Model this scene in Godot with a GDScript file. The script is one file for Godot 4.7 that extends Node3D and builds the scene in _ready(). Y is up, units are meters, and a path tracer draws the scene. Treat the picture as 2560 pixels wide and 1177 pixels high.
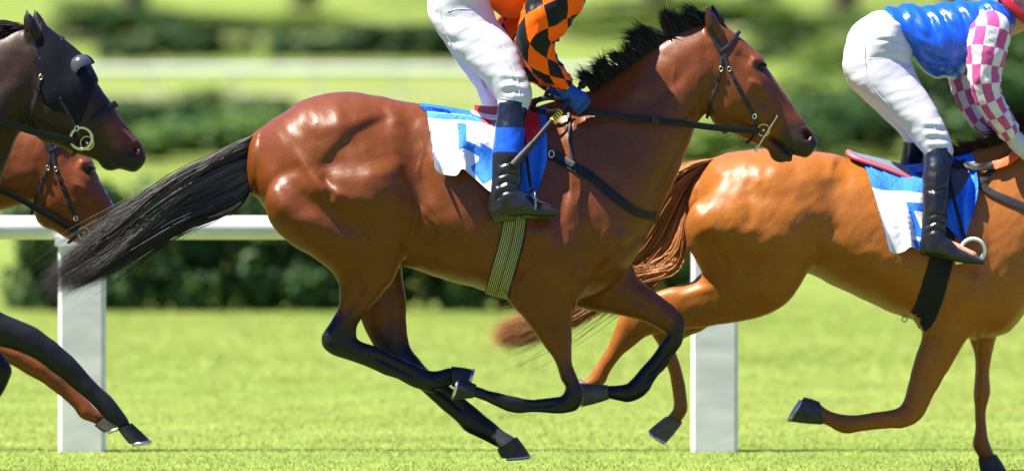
extends Node3D
# A flat race seen from the rail side: four horses at the gallop, two riders in view.
# Pixels of the photograph (2560 x 1177) give directions only; every thing has its own distance z (metres, + towards the camera).

const CAM_Z := 26.0
const CAM_Y := 1.5
const HORIZON := 290.0
const FOCAL := 16120.0

static func scl(z: float) -> float:
	return FOCAL / (CAM_Z - z)

static func at(px: float, py: float, z: float) -> Vector3:
	var s := FOCAL / (CAM_Z - z)
	return Vector3((px - 1280.0) / s, CAM_Y - (py - HORIZON) / s, z)


class Sculpt:
	# A body as one closed surface: lofts traced in side view (each with its own depth and thickness) and tapered capsules,
	# joined by a smooth minimum and meshed as surface nets. x, y in world metres, z measured from the body's middle plane zm.
	var h := 0.01
	var zm := 0.0
	var blend := 0.035
	var lofts := []
	var caps := []
	var marks := []
	var noises := []
	var ox := 0.0
	var oy := 0.0
	var oz := 0.0
	var nx := 0
	var ny := 0
	var nz := 0
	var f := PackedFloat32Array()
	var cg := PackedFloat32Array()
	var lo := PackedInt32Array()
	var hi := PackedInt32Array()
	const FAR := 0.07

	func _init(cell: float, middle: float, k := 0.035):
		h = cell
		zm = middle
		blend = k

	# stations: [ax, ay, bx, by, half thickness (m), z (m), tone, taper]; a and b in pixels
	func loft(stations: Array, cap0 := 0.03, cap1 := 0.03, sub := 5, k := -1.0):
		var st := []
		for s in stations:
			var zz: float = s[5] if s.size() > 5 else 0.0
			var sc: float = 16120.0 / (26.0 - zm)
			st.append([(s[0] - 1280.0) / sc, 1.5 - (s[1] - 290.0) / sc, (s[2] - 1280.0) / sc, 1.5 - (s[3] - 290.0) / sc, s[4], zz, s[6] if s.size() > 6 else 0.0, s[7] if s.size() > 7 else 0.0])
		var fine := []
		var n := st.size()
		for i in n - 1:
			var p0 = st[maxi(i - 1, 0)]
			var p1 = st[i]
			var p2 = st[i + 1]
			var p3 = st[mini(i + 2, n - 1)]
			for q in sub:
				var t := float(q) / sub
				var row := PackedFloat32Array()
				row.resize(8)
				for e in 8:
					var v: float = 0.5 * (2.0 * p1[e] + (p2[e] - p0[e]) * t + (2.0 * p0[e] - 5.0 * p1[e] + 4.0 * p2[e] - p3[e]) * t * t + (3.0 * p1[e] - p0[e] - 3.0 * p2[e] + p3[e]) * t * t * t)
					if e == 6:
						v = lerpf(p1[e], p2[e], t)
					row[e] = v
				fine.append(row)
		fine.append(PackedFloat32Array(st[n - 1]))
		lofts.append([fine, cap0, cap1, k])

	func capsule(a: Vector3, b: Vector3, ra: float, rb: float, tone := 0.0, k := -1.0):
		caps.append([a, b, ra, rb, tone, k])

	# pixel version; z from the middle plane
	func cap_px(ax, ay, az, bx, by, bz, ra, rb, tone := 0.0, k := -1.0):
		var sc: float = 16120.0 / (26.0 - zm)
		capsule(Vector3((ax - 1280.0) / sc, 1.5 - (ay - 290.0) / sc, az), Vector3((bx - 1280.0) / sc, 1.5 - (by - 290.0) / sc, bz), ra, rb, tone, k)

	# groove (+ depth) or ridge (- depth) along a line of pixels; widths in metres to either side of the line
	func mark(line: Array, depth: float, w1: float, w2 := -1.0):
		var sc: float = 16120.0 / (26.0 - zm)
		var pts := PackedVector2Array()
		for p in line:
			pts.append(Vector2((p[0] - 1280.0) / sc, 1.5 - (p[1] - 290.0) / sc))
		marks.append([pts, depth, w1, w2 if w2 > 0.0 else w1])

	func noise(freq: float, amp: float, sx := 1.0, sy := 1.0, rot := 0.0, sd := 7):
		noises.append([freq, amp, sx, sy, rot, sd])

	func prepare():
		var a := Vector3(1e9, 1e9, 1e9)
		var b := -a
		for l in lofts:
			for r in l[0]:
				var m: float = 0.09
				a = a.min(Vector3(minf(r[0], r[2]) - m, minf(r[1], r[3]) - m, r[5] - r[4] - 0.05))
				b = b.max(Vector3(maxf(r[0], r[2]) + m, maxf(r[1], r[3]) + m, r[5] + r[4] + 0.05))
		for c in caps:
			var m: float = maxf(c[2], c[3]) + 0.05
			a = a.min(c[0] - Vector3.ONE * m).min(c[1] - Vector3.ONE * m)
			b = b.max(c[0] + Vector3.ONE * m).max(c[1] + Vector3.ONE * m)
		ox = a.x
		oy = a.y
		oz = a.z
		nx = int((b.x - a.x) / h) + 2
		ny = int((b.y - a.y) / h) + 2
		nz = int((b.z - a.z) / h) + 2
		f.resize(nx * ny * nz)
		f.fill(FAR)
		cg.resize(nx * ny * nz)
		lo.resize(nx * ny)
		lo.fill(1 << 20)
		hi.resize(nx * ny)
		hi.fill(-1)
		for l in lofts:
			_loft(l)
		for c in caps:
			_cap(c)
		_shape()

	func _loft(l):
		var rows: Array = l[0]
		var cap0: float = l[1]
		var cap1: float = l[2]
		var kb: float = l[3] if l[3] > 0.0 else blend
		var amin := Vector2(1e9, 1e9)
		var amax := -amin
		for r in rows:
			amin = amin.min(Vector2(minf(r[0], r[2]), minf(r[1], r[3])))
			amax = amax.max(Vector2(maxf(r[0], r[2]), maxf(r[1], r[3])))
		var mg := FAR + maxf(cap0, cap1)
		var i0 := maxi(0, int((amin.x - mg - ox) / h))
		var i1 := mini(nx - 1, int((amax.x + mg - ox) / h) + 1)
		var j0 := maxi(0, int((amin.y - mg - oy) / h))
		var j1 := mini(ny - 1, int((amax.y + mg - oy) / h) + 1)
		var wx := i1 - i0 + 1
		var wy := j1 - j0 + 1
		var best := PackedFloat32Array()
		best.resize(wx * wy)
		best.fill(1e9)
		var vv := PackedFloat32Array()
		vv.resize(wx * wy)
		var gg := vv.duplicate()
		var ww := vv.duplicate()
		var zz := vv.duplicate()
		var cc := vv.duplicate()
		var n := rows.size()
		for q in n - 1:
			var r: PackedFloat32Array = rows[q]
			var s: PackedFloat32Array = rows[q + 1]
			var c0x := (r[0] + r[2]) * 0.5
			var c0y := (r[1] + r[3]) * 0.5
			var e0x := (r[0] - r[2]) * 0.5
			var e0y := (r[1] - r[3]) * 0.5
			var dcx := (s[0] + s[2]) * 0.5 - c0x
			var dcy := (s[1] + s[3]) * 0.5 - c0y
			var dex := (s[0] - s[2]) * 0.5 - e0x
			var dey := (s[1] - s[3]) * 0.5 - e0y
			var m0 := 1.0 + (FAR * 0.8) / maxf(0.005, sqrt(e0x * e0x + e0y * e0y))
			var e1x := e0x + dex
			var e1y := e0y + dey
			var m1 := 1.0 + (FAR * 0.8) / maxf(0.005, sqrt(e1x * e1x + e1y * e1y))
			var c1x := c0x + dcx
			var c1y := c0y + dcy
			var x0 := minf(minf(c0x + e0x * m0, c0x - e0x * m0), minf(c1x + e1x * m1, c1x - e1x * m1))
			var x1 := maxf(maxf(c0x + e0x * m0, c0x - e0x * m0), maxf(c1x + e1x * m1, c1x - e1x * m1))
			var y0 := minf(minf(c0y + e0y * m0, c0y - e0y * m0), minf(c1y + e1y * m1, c1y - e1y * m1))
			var y1 := maxf(maxf(c0y + e0y * m0, c0y - e0y * m0), maxf(c1y + e1y * m1, c1y - e1y * m1))
			var first := q == 0
			var last := q == n - 2
			if first or last:
				x0 -= mg
				x1 += mg
				y0 -= mg
				y1 += mg
			var qa := -(dcx * dey - dcy * dex)
			for j in range(maxi(j0, int((y0 - oy) / h)), mini(j1, int((y1 - oy) / h) + 1) + 1):
				var py := oy + j * h
				for i in range(maxi(i0, int((x0 - ox) / h)), mini(i1, int((x1 - ox) / h) + 1) + 1):
					var qx := ox + i * h - c0x
					var qy := py - c0y
					var k0 := qx * e0y - qy * e0x
					var k1 := qx * dey - qy * dex - (dcx * e0y - dcy * e0x)
					if absf(k1) < 1e-12:
						continue
					var disc := k1 * k1 - 4.0 * qa * k0
					if disc < 0.0:
						continue
					var t := k0 / (-0.5 * (k1 + (sqrt(disc) if k1 > 0.0 else -sqrt(disc))))
					if t < -40.0 or t > 40.0:
						continue
					var over := 0.0
					var cap := 1.0
					if t < 0.0:
						if not first:
							continue
						t = 0.0
						cap = cap0
						over = 1.0
					elif t > 1.0:
						if not last:
							continue
						t = 1.0
						cap = cap1
						over = 1.0
					var cx := c0x + dcx * t
					var cy := c0y + dcy * t
					var ex := e0x + dex * t
					var ey := e0y + dey * t
					var el := ex * ex + ey * ey
					var dx := qx + c0x - cx
					var dy := qy + c0y - cy
					var v := (dx * ex + dy * ey) / el
					el = sqrt(el)
					var u := 0.0
					var score := (absf(v) - 1.0) * el
					if over > 0.0:
						var ov := absf(dx * ey - dy * ex) / el
						u = ov / cap
						score = maxf(score, 0.0) + ov
					if score > FAR:
						continue
					var idx := (j - j0) * wx + i - i0
					if score < best[idx]:
						best[idx] = score
						vv[idx] = v * v + u * u
						gg[idx] = v * v / (el * el) + u * u / (cap * cap)
						ww[idx] = lerpf(r[4], s[4], t) * maxf(0.25, 1.0 + lerpf(r[7], s[7], t) * clampf(v, -1.0, 1.0))
						zz[idx] = lerpf(r[5], s[5], t)
						cc[idx] = lerpf(r[6], s[6], t)
		for j in wy:
			for i in wx:
				var idx := j * wx + i
				if best[idx] > 1e8:
					continue
				var a := vv[idx]
				var g := gg[idx]
				var w := ww[idx]
				var zc := zz[idx]
				var c := cc[idx]
				var iw := 1.0 / (w * w)
				var ka := maxi(0, int((zc - w - FAR * 0.6 - oz) / h))
				var kz := mini(nz - 1, int((zc + w + FAR * 0.6 - oz) / h) + 1)
				var col := (i + i0) * ny + j + j0
				lo[col] = mini(lo[col], ka)
				hi[col] = maxi(hi[col], kz)
				var o := col * nz
				for k in range(ka, kz + 1):
					var dz := oz + k * h - zc
					var qz := dz * dz * iw
					var k0 := sqrt(a + qz)
					var d := k0 * (k0 - 1.0) / sqrt(g + qz * iw + 1e-9)
					if d < -0.06 or k0 < 0.05:
						d = -0.06
					var old := f[o + k]
					if d < old:
						cg[o + k] = c
					var hh := kb - absf(d - old)
					f[o + k] = minf(d, old) - (hh * hh * 0.25 / kb if hh > 0.0 and old < FAR else 0.0)

	func _cap(c):
		var a: Vector3 = c[0]
		var b: Vector3 = c[1]
		var ra: float = c[2]
		var rb: float = c[3]
		var tone: float = c[4]
		var kb: float = c[5] if c[5] > 0.0 else blend
		var m := maxf(ra, rb) + FAR * 0.6
		var p := a.min(b) - Vector3.ONE * m
		var q := a.max(b) + Vector3.ONE * m
		var ab := b - a
		var l2 := maxf(1e-9, ab.length_squared())
		for i in range(maxi(0, int((p.x - ox) / h)), mini(nx - 1, int((q.x - ox) / h) + 1) + 1):
			for j in range(maxi(0, int((p.y - oy) / h)), mini(ny - 1, int((q.y - oy) / h) + 1) + 1):
				var col := i * ny + j
				var ka := maxi(0, int((p.z - oz) / h))
				var kz := mini(nz - 1, int((q.z - oz) / h) + 1)
				lo[col] = mini(lo[col], ka)
				hi[col] = maxi(hi[col], kz)
				var o := col * nz
				for k in range(ka, kz + 1):
					var v := Vector3(ox + i * h, oy + j * h, oz + k * h) - a
					var t := clampf(v.dot(ab) / l2, 0.0, 1.0)
					var d := (v - ab * t).length() - lerpf(ra, rb, t)
					if d > FAR:
						continue
					var old := f[o + k]
					if d < old:
						cg[o + k] = tone
					var hh := kb - absf(d - old)
					f[o + k] = minf(d, old) - (hh * hh * 0.25 / kb if hh > 0.0 and old < FAR else 0.0)

	func _shape():
		if marks.is_empty() and noises.is_empty():
			return
		var disp := PackedFloat32Array()
		disp.resize(nx * ny)
		for mk in marks:
			var pts: PackedVector2Array = mk[0]
			var depth: float = mk[1]
			var w1: float = mk[2]
			var w2: float = mk[3]
			var m := maxf(w1, w2) * 2.4
			var a := pts[0]
			var b := pts[0]
			for p in pts:
				a = a.min(p)
				b = b.max(p)
			for i in range(maxi(0, int((a.x - m - ox) / h)), mini(nx - 1, int((b.x + m - ox) / h)) + 1):
				for j in range(maxi(0, int((a.y - m - oy) / h)), mini(ny - 1, int((b.y + m - oy) / h)) + 1):
					var p := Vector2(ox + i * h, oy + j * h)
					var bd := 1e9
					var side := 1.0
					var edge := 1.0
					for e in maxi(1, pts.size() - 1):
						var s0 := pts[e]
						var s1 := pts[mini(e + 1, pts.size() - 1)]
						var ab := s1 - s0
						var t := clampf((p - s0).dot(ab) / maxf(1e-9, ab.length_squared()), 0.0, 1.0)
						var dv := p - s0 - ab * t
						var dd := dv.length_squared()
						if dd < bd:
							bd = dd
							side = ab.cross(dv)
							var g := (e + t) / maxf(1.0, pts.size() - 1)
							edge = smoothstep(-0.02, 0.3, g) * smoothstep(-0.02, 0.3, 1.0 - g) if pts.size() > 2 else 1.0
					var w := w1 if side >= 0.0 else w2
					disp[i * ny + j] += depth * edge * exp(-bd / (w * w))
		for ns in noises:
			var fn := FastNoiseLite.new()
			fn.seed = ns[5]
			fn.frequency = ns[0]
			fn.noise_type = FastNoiseLite.TYPE_SIMPLEX_SMOOTH
			fn.fractal_octaves = 2
			var cr := cos(ns[4])
			var sr := sin(ns[4])
			for i in nx:
				for j in ny:
					var c := i * ny + j
					if hi[c] < 0:
						continue
					var x := ox + i * h
					var y := oy + j * h
					disp[c] += ns[1] * fn.get_noise_2d((x * cr + y * sr) * ns[2], (y * cr - x * sr) * ns[3])
		for c in nx * ny:
			if hi[c] < 0 or disp[c] == 0.0:
				continue
			var d := disp[c]
			for o in range(c * nz + lo[c], c * nz + hi[c] + 1):
				f[o] += d

	# z (world) of the outermost surface on the near side, at world x, y; NAN outside
	func near_z(x: float, y: float) -> float:
		var i := int((x - ox) / h + 0.5)
		var j := int((y - oy) / h + 0.5)
		var sum := 0.0
		var n := 0
		for a in [-1, 0, 1]:
			for b in [-1, 0, 1]:
				var ii: int = i + a
				var jj: int = j + b
				if ii < 0 or jj < 0 or ii >= nx or jj >= ny:
					continue
				var c := ii * ny + jj
				if hi[c] < 0:
					continue
				var o := c * nz
				for k in range(hi[c] - 1, lo[c] - 1, -1):
					if f[o + k] < 0.0:
						sum += oz + (k + f[o + k] / (f[o + k] - f[o + k + 1])) * h
						n += 1
						break
		return zm + sum / n if n > 0 else NAN

	func mesh(paint: Callable) -> ArrayMesh:
		var ids := PackedInt32Array()
		ids.resize(nx * ny * nz)
		ids.fill(-1)
		var vs := PackedVector3Array()
		var ns := PackedVector3Array()
		var cs := PackedColorArray()
		var cells := PackedInt32Array()
		var sy := nz
		var sx := ny * nz
		for i in nx - 1:
			for j in ny - 1:
				var c := i * ny + j
				var ka := mini(mini(lo[c], lo[c + 1]), mini(lo[c + ny], lo[c + ny + 1]))
				var kz := maxi(maxi(hi[c], hi[c + 1]), maxi(hi[c + ny], hi[c + ny + 1]))
				if kz < 0:
					continue
				ka = maxi(0, ka - 1)
				kz = mini(nz - 2, kz)
				var o := c * nz + ka
				var a0 := f[o]
				var a1 := f[o + sx]
				var a2 := f[o + sy]
				var a3 := f[o + sx + sy]
				for k in range(ka, kz + 1):
					o = c * nz + k
					var b0 := f[o + 1]
					var b1 := f[o + sx + 1]
					var b2 := f[o + sy + 1]
					var b3 := f[o + sx + sy + 1]
					var mn := minf(minf(minf(a0, a1), minf(a2, a3)), minf(minf(b0, b1), minf(b2, b3)))
					if mn < 0.0 and maxf(maxf(maxf(a0, a1), maxf(a2, a3)), maxf(maxf(b0, b1), maxf(b2, b3))) >= 0.0:
						var px := 0.0
						var py := 0.0
						var pz := 0.0
						var n := 0
						# edges along x
						if (a0 < 0.0) != (a1 < 0.0):
							px += a0 / (a0 - a1)
							n += 1
						if (a2 < 0.0) != (a3 < 0.0):
							px += a2 / (a2 - a3)
							py += 1.0
							n += 1
						if (b0 < 0.0) != (b1 < 0.0):
							px += b0 / (b0 - b1)
							pz += 1.0
							n += 1
						if (b2 < 0.0) != (b3 < 0.0):
							px += b2 / (b2 - b3)
							py += 1.0
							pz += 1.0
							n += 1
						# along y
						if (a0 < 0.0) != (a2 < 0.0):
							py += a0 / (a0 - a2)
							n += 1
						if (a1 < 0.0) != (a3 < 0.0):
							py += a1 / (a1 - a3)
							px += 1.0
							n += 1
						if (b0 < 0.0) != (b2 < 0.0):
							py += b0 / (b0 - b2)
							pz += 1.0
							n += 1
						if (b1 < 0.0) != (b3 < 0.0):
							py += b1 / (b1 - b3)
							px += 1.0
							pz += 1.0
							n += 1
						# along z
						if (a0 < 0.0) != (b0 < 0.0):
							pz += a0 / (a0 - b0)
							n += 1
						if (a1 < 0.0) != (b1 < 0.0):
							pz += a1 / (a1 - b1)
							px += 1.0
							n += 1
						if (a2 < 0.0) != (b2 < 0.0):
							pz += a2 / (a2 - b2)
							py += 1.0
							n += 1
						if (a3 < 0.0) != (b3 < 0.0):
							pz += a3 / (a3 - b3)
							px += 1.0
							py += 1.0
							n += 1
						var g := 1.0 / n
						px *= g
						py *= g
						pz *= g
						ids[o] = vs.size()
						cells.append(o)
						var p := Vector3(ox + (i + px) * h, oy + (j + py) * h, oz + (k + pz) * h)
						vs.append(p + Vector3(0, 0, zm))
						var gx := lerpf(lerpf(a1 - a0, a3 - a2, py), lerpf(b1 - b0, b3 - b2, py), pz)
						var gy := lerpf(lerpf(a2 - a0, a3 - a1, px), lerpf(b2 - b0, b3 - b1, px), pz)
						var gz := lerpf(lerpf(b0 - a0, b1 - a1, px), lerpf(b2 - a2, b3 - a3, px), py)
						ns.append(Vector3(gx, gy, gz).normalized())
						cs.append(paint.call(p, cg[o]))
					a0 = b0
					a1 = b1
					a2 = b2
					a3 = b3
		var ix := PackedInt32Array()
		for o in cells:
			var k := o % nz
			var j := (o / nz) % ny
			var i := o / sx
			var s := f[o] < 0.0
			if j > 0 and k > 0 and s != (f[o + sx] < 0.0):
				_quad(ix, ids[o], ids[o - sy], ids[o - sy - 1], ids[o - 1], s)
			if i > 0 and k > 0 and s != (f[o + sy] < 0.0):
				_quad(ix, ids[o], ids[o - 1], ids[o - sx - 1], ids[o - sx], s)
			if i > 0 and j > 0 and s != (f[o + 1] < 0.0):
				_quad(ix, ids[o], ids[o - sx], ids[o - sx - sy], ids[o - sy], s)
		# settle: one pass of averaging takes the grid's steps out of the normals
		var acc := PackedVector3Array()
		acc.resize(vs.size())
		for t in range(0, ix.size(), 3):
			var i0 := ix[t]
			var i1 := ix[t + 1]
			var i2 := ix[t + 2]
			var nn := ns[i0] + ns[i1] + ns[i2]
			acc[i0] += nn
			acc[i1] += nn
			acc[i2] += nn
		for v in vs.size():
			if acc[v].length_squared() > 1e-9:
				ns[v] = acc[v].normalized()
		var arr := []
		arr.resize(Mesh.ARRAY_MAX)
		arr[Mesh.ARRAY_VERTEX] = vs
		arr[Mesh.ARRAY_NORMAL] = ns
		arr[Mesh.ARRAY_COLOR] = cs
		arr[Mesh.ARRAY_INDEX] = ix
		var am := ArrayMesh.new()
		am.add_surface_from_arrays(Mesh.PRIMITIVE_TRIANGLES, arr)
		return am

	func _quad(ix: PackedInt32Array, a: int, b: int, c: int, d: int, s: bool):
		if a < 0 or b < 0 or c < 0 or d < 0:
			return
		if s:
			ix.append_array(PackedInt32Array([a, c, b, a, d, c]))
		else:
			ix.append_array(PackedInt32Array([a, b, c, a, c, d]))


# ------------------------------------------------------------------ naming
var taken := {}

func numbered(called: String) -> String:
	if not taken.has(called):
		taken[called] = 0
		return called
	taken[called] += 1
	return "%s_%03d" % [called, taken[called]]

func thing(called: String, label: String, category: String, where := Vector3.ZERO, group := "") -> Node3D:
	var o := Node3D.new()
	o.name = numbered(called)
	add_child(o)
	o.position = where
	o.set_meta("label", label)
	o.set_meta("category", category)
	if group != "":
		o.set_meta("group", group)
	return o

# world-space mesh hung under a thing (or the root) as a named part
func part(called: String, m: Mesh, mat: Material, parent: Node3D) -> MeshInstance3D:
	var o := MeshInstance3D.new()
	o.name = called if parent != self else numbered(called)
	o.mesh = m
	o.material_override = mat
	parent.add_child(o, true)
	if parent != self:
		o.global_transform = Transform3D.IDENTITY
	return o

func structure(called: String, m: Mesh, mat: Material) -> MeshInstance3D:
	var o := part(called, m, mat, self)
	o.set_meta("kind", "structure")
	return o

# ------------------------------------------------------------------ mesh helpers
class Build:
	var v := PackedVector3Array()
	var n := PackedVector3Array()
	var uv := PackedVector2Array()
	var c := PackedColorArray()
	var ix := PackedInt32Array()

	func vert(p: Vector3, nn: Vector3, u := Vector2.ZERO, col := Color.WHITE) -> int:
		v.append(p)
		n.append(nn)
		uv.append(u)
		c.append(col)
		return v.size() - 1

	func tri(a: int, b: int, d: int):
		# keep the winding clockwise as seen from the side the normals point to
		var g := (v[b] - v[a]).cross(v[d] - v[a])
		if g.dot(n[a] + n[b] + n[d]) > 0.0:
			ix.append_array(PackedInt32Array([a, d, b]))
		else:
			ix.append_array(PackedInt32Array([a, b, d]))

	func quad(a: int, b: int, d: int, e: int):
		tri(a, b, d)
		tri(a, d, e)

	# flat box given by centre, half-axes
	func box(o: Vector3, ax: Vector3, ay: Vector3, az: Vector3, col := Color.WHITE):
		for q in 3:
			var w: Vector3 = [ax, ay, az][q]
			var s: Vector3 = [ay, az, ax][q]
			var t: Vector3 = [az, ax, ay][q]
			for sg in [-1.0, 1.0]:
				var nn: Vector3 = (w * float(sg)).normalized()
				var a := vert(o + w * sg - s - t, nn, Vector2(0, 0), col)
				var b := vert(o + w * sg + s - t, nn, Vector2(1, 0), col)
				var d := vert(o + w * sg + s + t, nn, Vector2(1, 1), col)
				var e := vert(o + w * sg - s + t, nn, Vector2(0, 1), col)
				quad(a, b, d, e)

	# round tube through points with radii; caps closed
	func tube(pts: Array, radii: Array, sides := 8, col := Color.WHITE, flat := 1.0, flat_axis := Vector3.ZERO):
		var m := pts.size()
		var up := Vector3(0.13, 0.2, 0.97).normalized()
		var base := v.size()
		var length := 0.0
		for i in m:
			var t: Vector3 = (pts[mini(i + 1, m - 1)] - pts[maxi(i - 1, 0)]).normalized()
			if i > 0:
				length += (pts[i] - pts[i - 1]).length()
			var ref := flat_axis if flat_axis != Vector3.ZERO else up
			if absf(t.dot(ref)) > 0.97:
				ref = Vector3(1, 0, 0) if absf(t.x) < 0.9 else Vector3(0, 1, 0)
			var s := t.cross(ref).normalized()
			var w := s.cross(t).normalized()
			var r: float = radii[mini(i, radii.size() - 1)]
			for k in sides + 1:
				var a := TAU * k / sides
				var d := s * cos(a) + w * sin(a) * flat
				vert(pts[i] + d * r, (s * cos(a) * flat + w * sin(a)).normalized(), Vector2(float(k) / sides, length), col)
		for i in m - 1:
			for k in sides:
				var a := base + i * (sides + 1) + k
				quad(a, a + 1, a + sides + 2, a + sides + 1)
		for e in [0, m - 1]:
			var t: Vector3 = (pts[1] - pts[0]).normalized() * -1.0 if e == 0 else (pts[m - 1] - pts[m - 2]).normalized()
			var o := vert(pts[e], t, Vector2.ZERO, col)
			var ring := []
			for k in sides:
				ring.append(vert(v[base + e * (sides + 1) + k], t, Vector2.ZERO, col))
			for k in sides:
				tri(o, ring[k], ring[(k + 1) % sides])

	# grid of points (rows of equal length) as a sheet with thickness along -normal
	func sheet(rows: Array, thick: float, closed := false, col := Color.WHITE):
		var R := rows.size()
		var C: int = rows[0].size()
		var nm := []
		for i in R:
			var line := []
			for j in C:
				var du: Vector3 = rows[mini(i + 1, R - 1)][j] - rows[maxi(i - 1, 0)][j]
				var dv: Vector3 = rows[i][mini(j + 1, C - 1)] - rows[i][maxi(j - 1, 0)]
				var q := du.cross(dv)
				line.append(q.normalized() if q.length() > 1e-12 else Vector3(0, 0, 1))
			nm.append(line)
		var ids := [[], []]
		for side in 2:
			for i in R:
				for j in C:
					var nn: Vector3 = nm[i][j] * (1.0 if side == 0 else -1.0)
					ids[side].append(vert(rows[i][j] - (nm[i][j] * thick if side == 1 else Vector3.ZERO), nn, Vector2(float(j) / (C - 1), float(i) / (R - 1)), col))
			for i in R - 1:
				for j in C - 1:
					var a: int = ids[side][i * C + j]
					quad(a, a + 1, a + C + 1, a + C)
		var rim := []
		for j in C:
			rim.append(j)
		for i in range(1, R):
			rim.append(i * C + C - 1)
		for j in range(C - 2, -1, -1):
			rim.append((R - 1) * C + j)
		for i in range(R - 2, 0, -1):
			rim.append(i * C)
		for q in rim.size():
			var a: int = rim[q]
			var b: int = rim[(q + 1) % rim.size()]
			var pa := v[ids[0][a]]
			var pb := v[ids[0][b]]
			var pc := v[ids[1][b]]
			var pd := v[ids[1][a]]
			var nn := (pb - pa).cross(pd - pa)
			if nn.length() < 1e-14:
				continue
			nn = nn.normalized()
			var mid: Vector3 = v[ids[0][(R / 2) * C + C / 2]]
			if nn.dot((pa + pb) * 0.5 - mid) < 0.0:
				nn = -nn
			quad(vert(pa, nn, uv[ids[0][a]], col), vert(pb, nn, uv[ids[0][b]], col), vert(pc, nn, uv[ids[0][b]], col), vert(pd, nn, uv[ids[0][a]], col))

	func mesh() -> ArrayMesh:
		var arr := []
		arr.resize(Mesh.ARRAY_MAX)
		arr[Mesh.ARRAY_VERTEX] = v
		arr[Mesh.ARRAY_NORMAL] = n
		arr[Mesh.ARRAY_TEX_UV] = uv
		arr[Mesh.ARRAY_COLOR] = c
		arr[Mesh.ARRAY_INDEX] = ix
		var am := ArrayMesh.new()
		am.add_surface_from_arrays(Mesh.PRIMITIVE_TRIANGLES, arr)
		return am


static func curve(pts: Array, per := 6) -> Array:
	# Catmull-Rom through Vector3 or Vector2 points
	var out := []
	var n := pts.size()
	for i in n - 1:
		var p0 = pts[maxi(i - 1, 0)]
		var p1 = pts[i]
		var p2 = pts[i + 1]
		var p3 = pts[mini(i + 2, n - 1)]
		for q in per:
			var t := float(q) / per
			out.append(0.5 * (2.0 * p1 + (p2 - p0) * t + (2.0 * p0 - 5.0 * p1 + 4.0 * p2 - p3) * t * t + (3.0 * p1 - p0 - 3.0 * p2 + p3) * t * t * t))
	out.append(pts[n - 1])
	return out

# stations moved from one body to another: turned and scaled about a pixel
static func moved(stations: Array, from: Vector2, to: Vector2, size := 1.0, turn := 0.0, dz := 0.0) -> Array:
	var out := []
	for s in stations:
		var a := (Vector2(s[0], s[1]) - from).rotated(turn) * size + to
		var b := (Vector2(s[2], s[3]) - from).rotated(turn) * size + to
		var r: Array = s.duplicate()
		r[0] = a.x
		r[1] = a.y
		r[2] = b.x
		r[3] = b.y
		out.append(r)
	return out

# ------------------------------------------------------------------ materials
func lin(r: float, g: float, b: float) -> Color:
	return Color(r, g, b).linear_to_srgb()

func plain(col: Color, rough := 0.6, spec := 0.5, metal := 0.0) -> StandardMaterial3D:
	var m := StandardMaterial3D.new()
	m.albedo_color = col
	m.roughness = rough
	m.metallic = metal
	m.metallic_specular = spec
	m.vertex_color_use_as_albedo = true
	return m

func noise_tex(freq: float, lo: float, hi: float, sd: int, size := 256, octaves := 4, kind := FastNoiseLite.TYPE_SIMPLEX_SMOOTH, sx := 1) -> ImageTexture:
	var fn := FastNoiseLite.new()
	fn.seed = sd
	fn.frequency = freq
	fn.noise_type = kind
	fn.fractal_octaves = octaves
	var im := fn.get_seamless_image(size, size)
	im.convert(Image.FORMAT_RGBA8)
	var d := im.get_data()
	for i in range(0, d.size(), 4):
		var v := int(255.0 * (lo + (hi - lo) * d[i] / 255.0))
		d[i] = v
		d[i + 1] = v
		d[i + 2] = v
		d[i + 3] = 255
	var t := Image.create_from_data(size, size, false, Image.FORMAT_RGBA8, d)
	return ImageTexture.create_from_image(t)

func fabric(col: Color, rough: float, spec := 0.4, scale := 6.0, bump := 0.4) -> StandardMaterial3D:
	var m := plain(col, rough, spec)
	m.uv1_triplanar = true
	m.uv1_world_triplanar = true
	m.uv1_scale = Vector3.ONE * scale
	m.heightmap_enabled = true
	m.heightmap_texture = tex_fine
	m.heightmap_scale = bump * 0.12
	return m

var tex_cloth: ImageTexture
var tex_coat: ImageTexture
var tex_coat_rough: ImageTexture
var tex_fine: ImageTexture
var tex_soil: ImageTexture
var tex_leather: ImageTexture

func make_textures():
	tex_cloth = noise_tex(0.03, 0.0, 1.0, 11, 256, 4)
	tex_fine = noise_tex(0.09, 0.0, 1.0, 5, 256, 3)
	tex_coat = noise_tex(0.05, 0.82, 1.0, 21, 256, 5)
	tex_coat_rough = noise_tex(0.05, 0.62, 1.0, 33, 256, 5)
	tex_leather = noise_tex(0.06, 0.0, 1.0, 44, 256, 3)

func coat_material(rough: float, spec: float) -> StandardMaterial3D:
	var m := plain(Color.WHITE, rough, spec)
	m.uv1_triplanar = true
	m.uv1_scale = Vector3(7.3, 4.1, 7.3)
	m.albedo_texture = tex_coat
	m.roughness_texture = tex_coat_rough
	m.heightmap_enabled = true
	m.heightmap_texture = tex_fine
	m.heightmap_scale = 0.045
	return m

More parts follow.
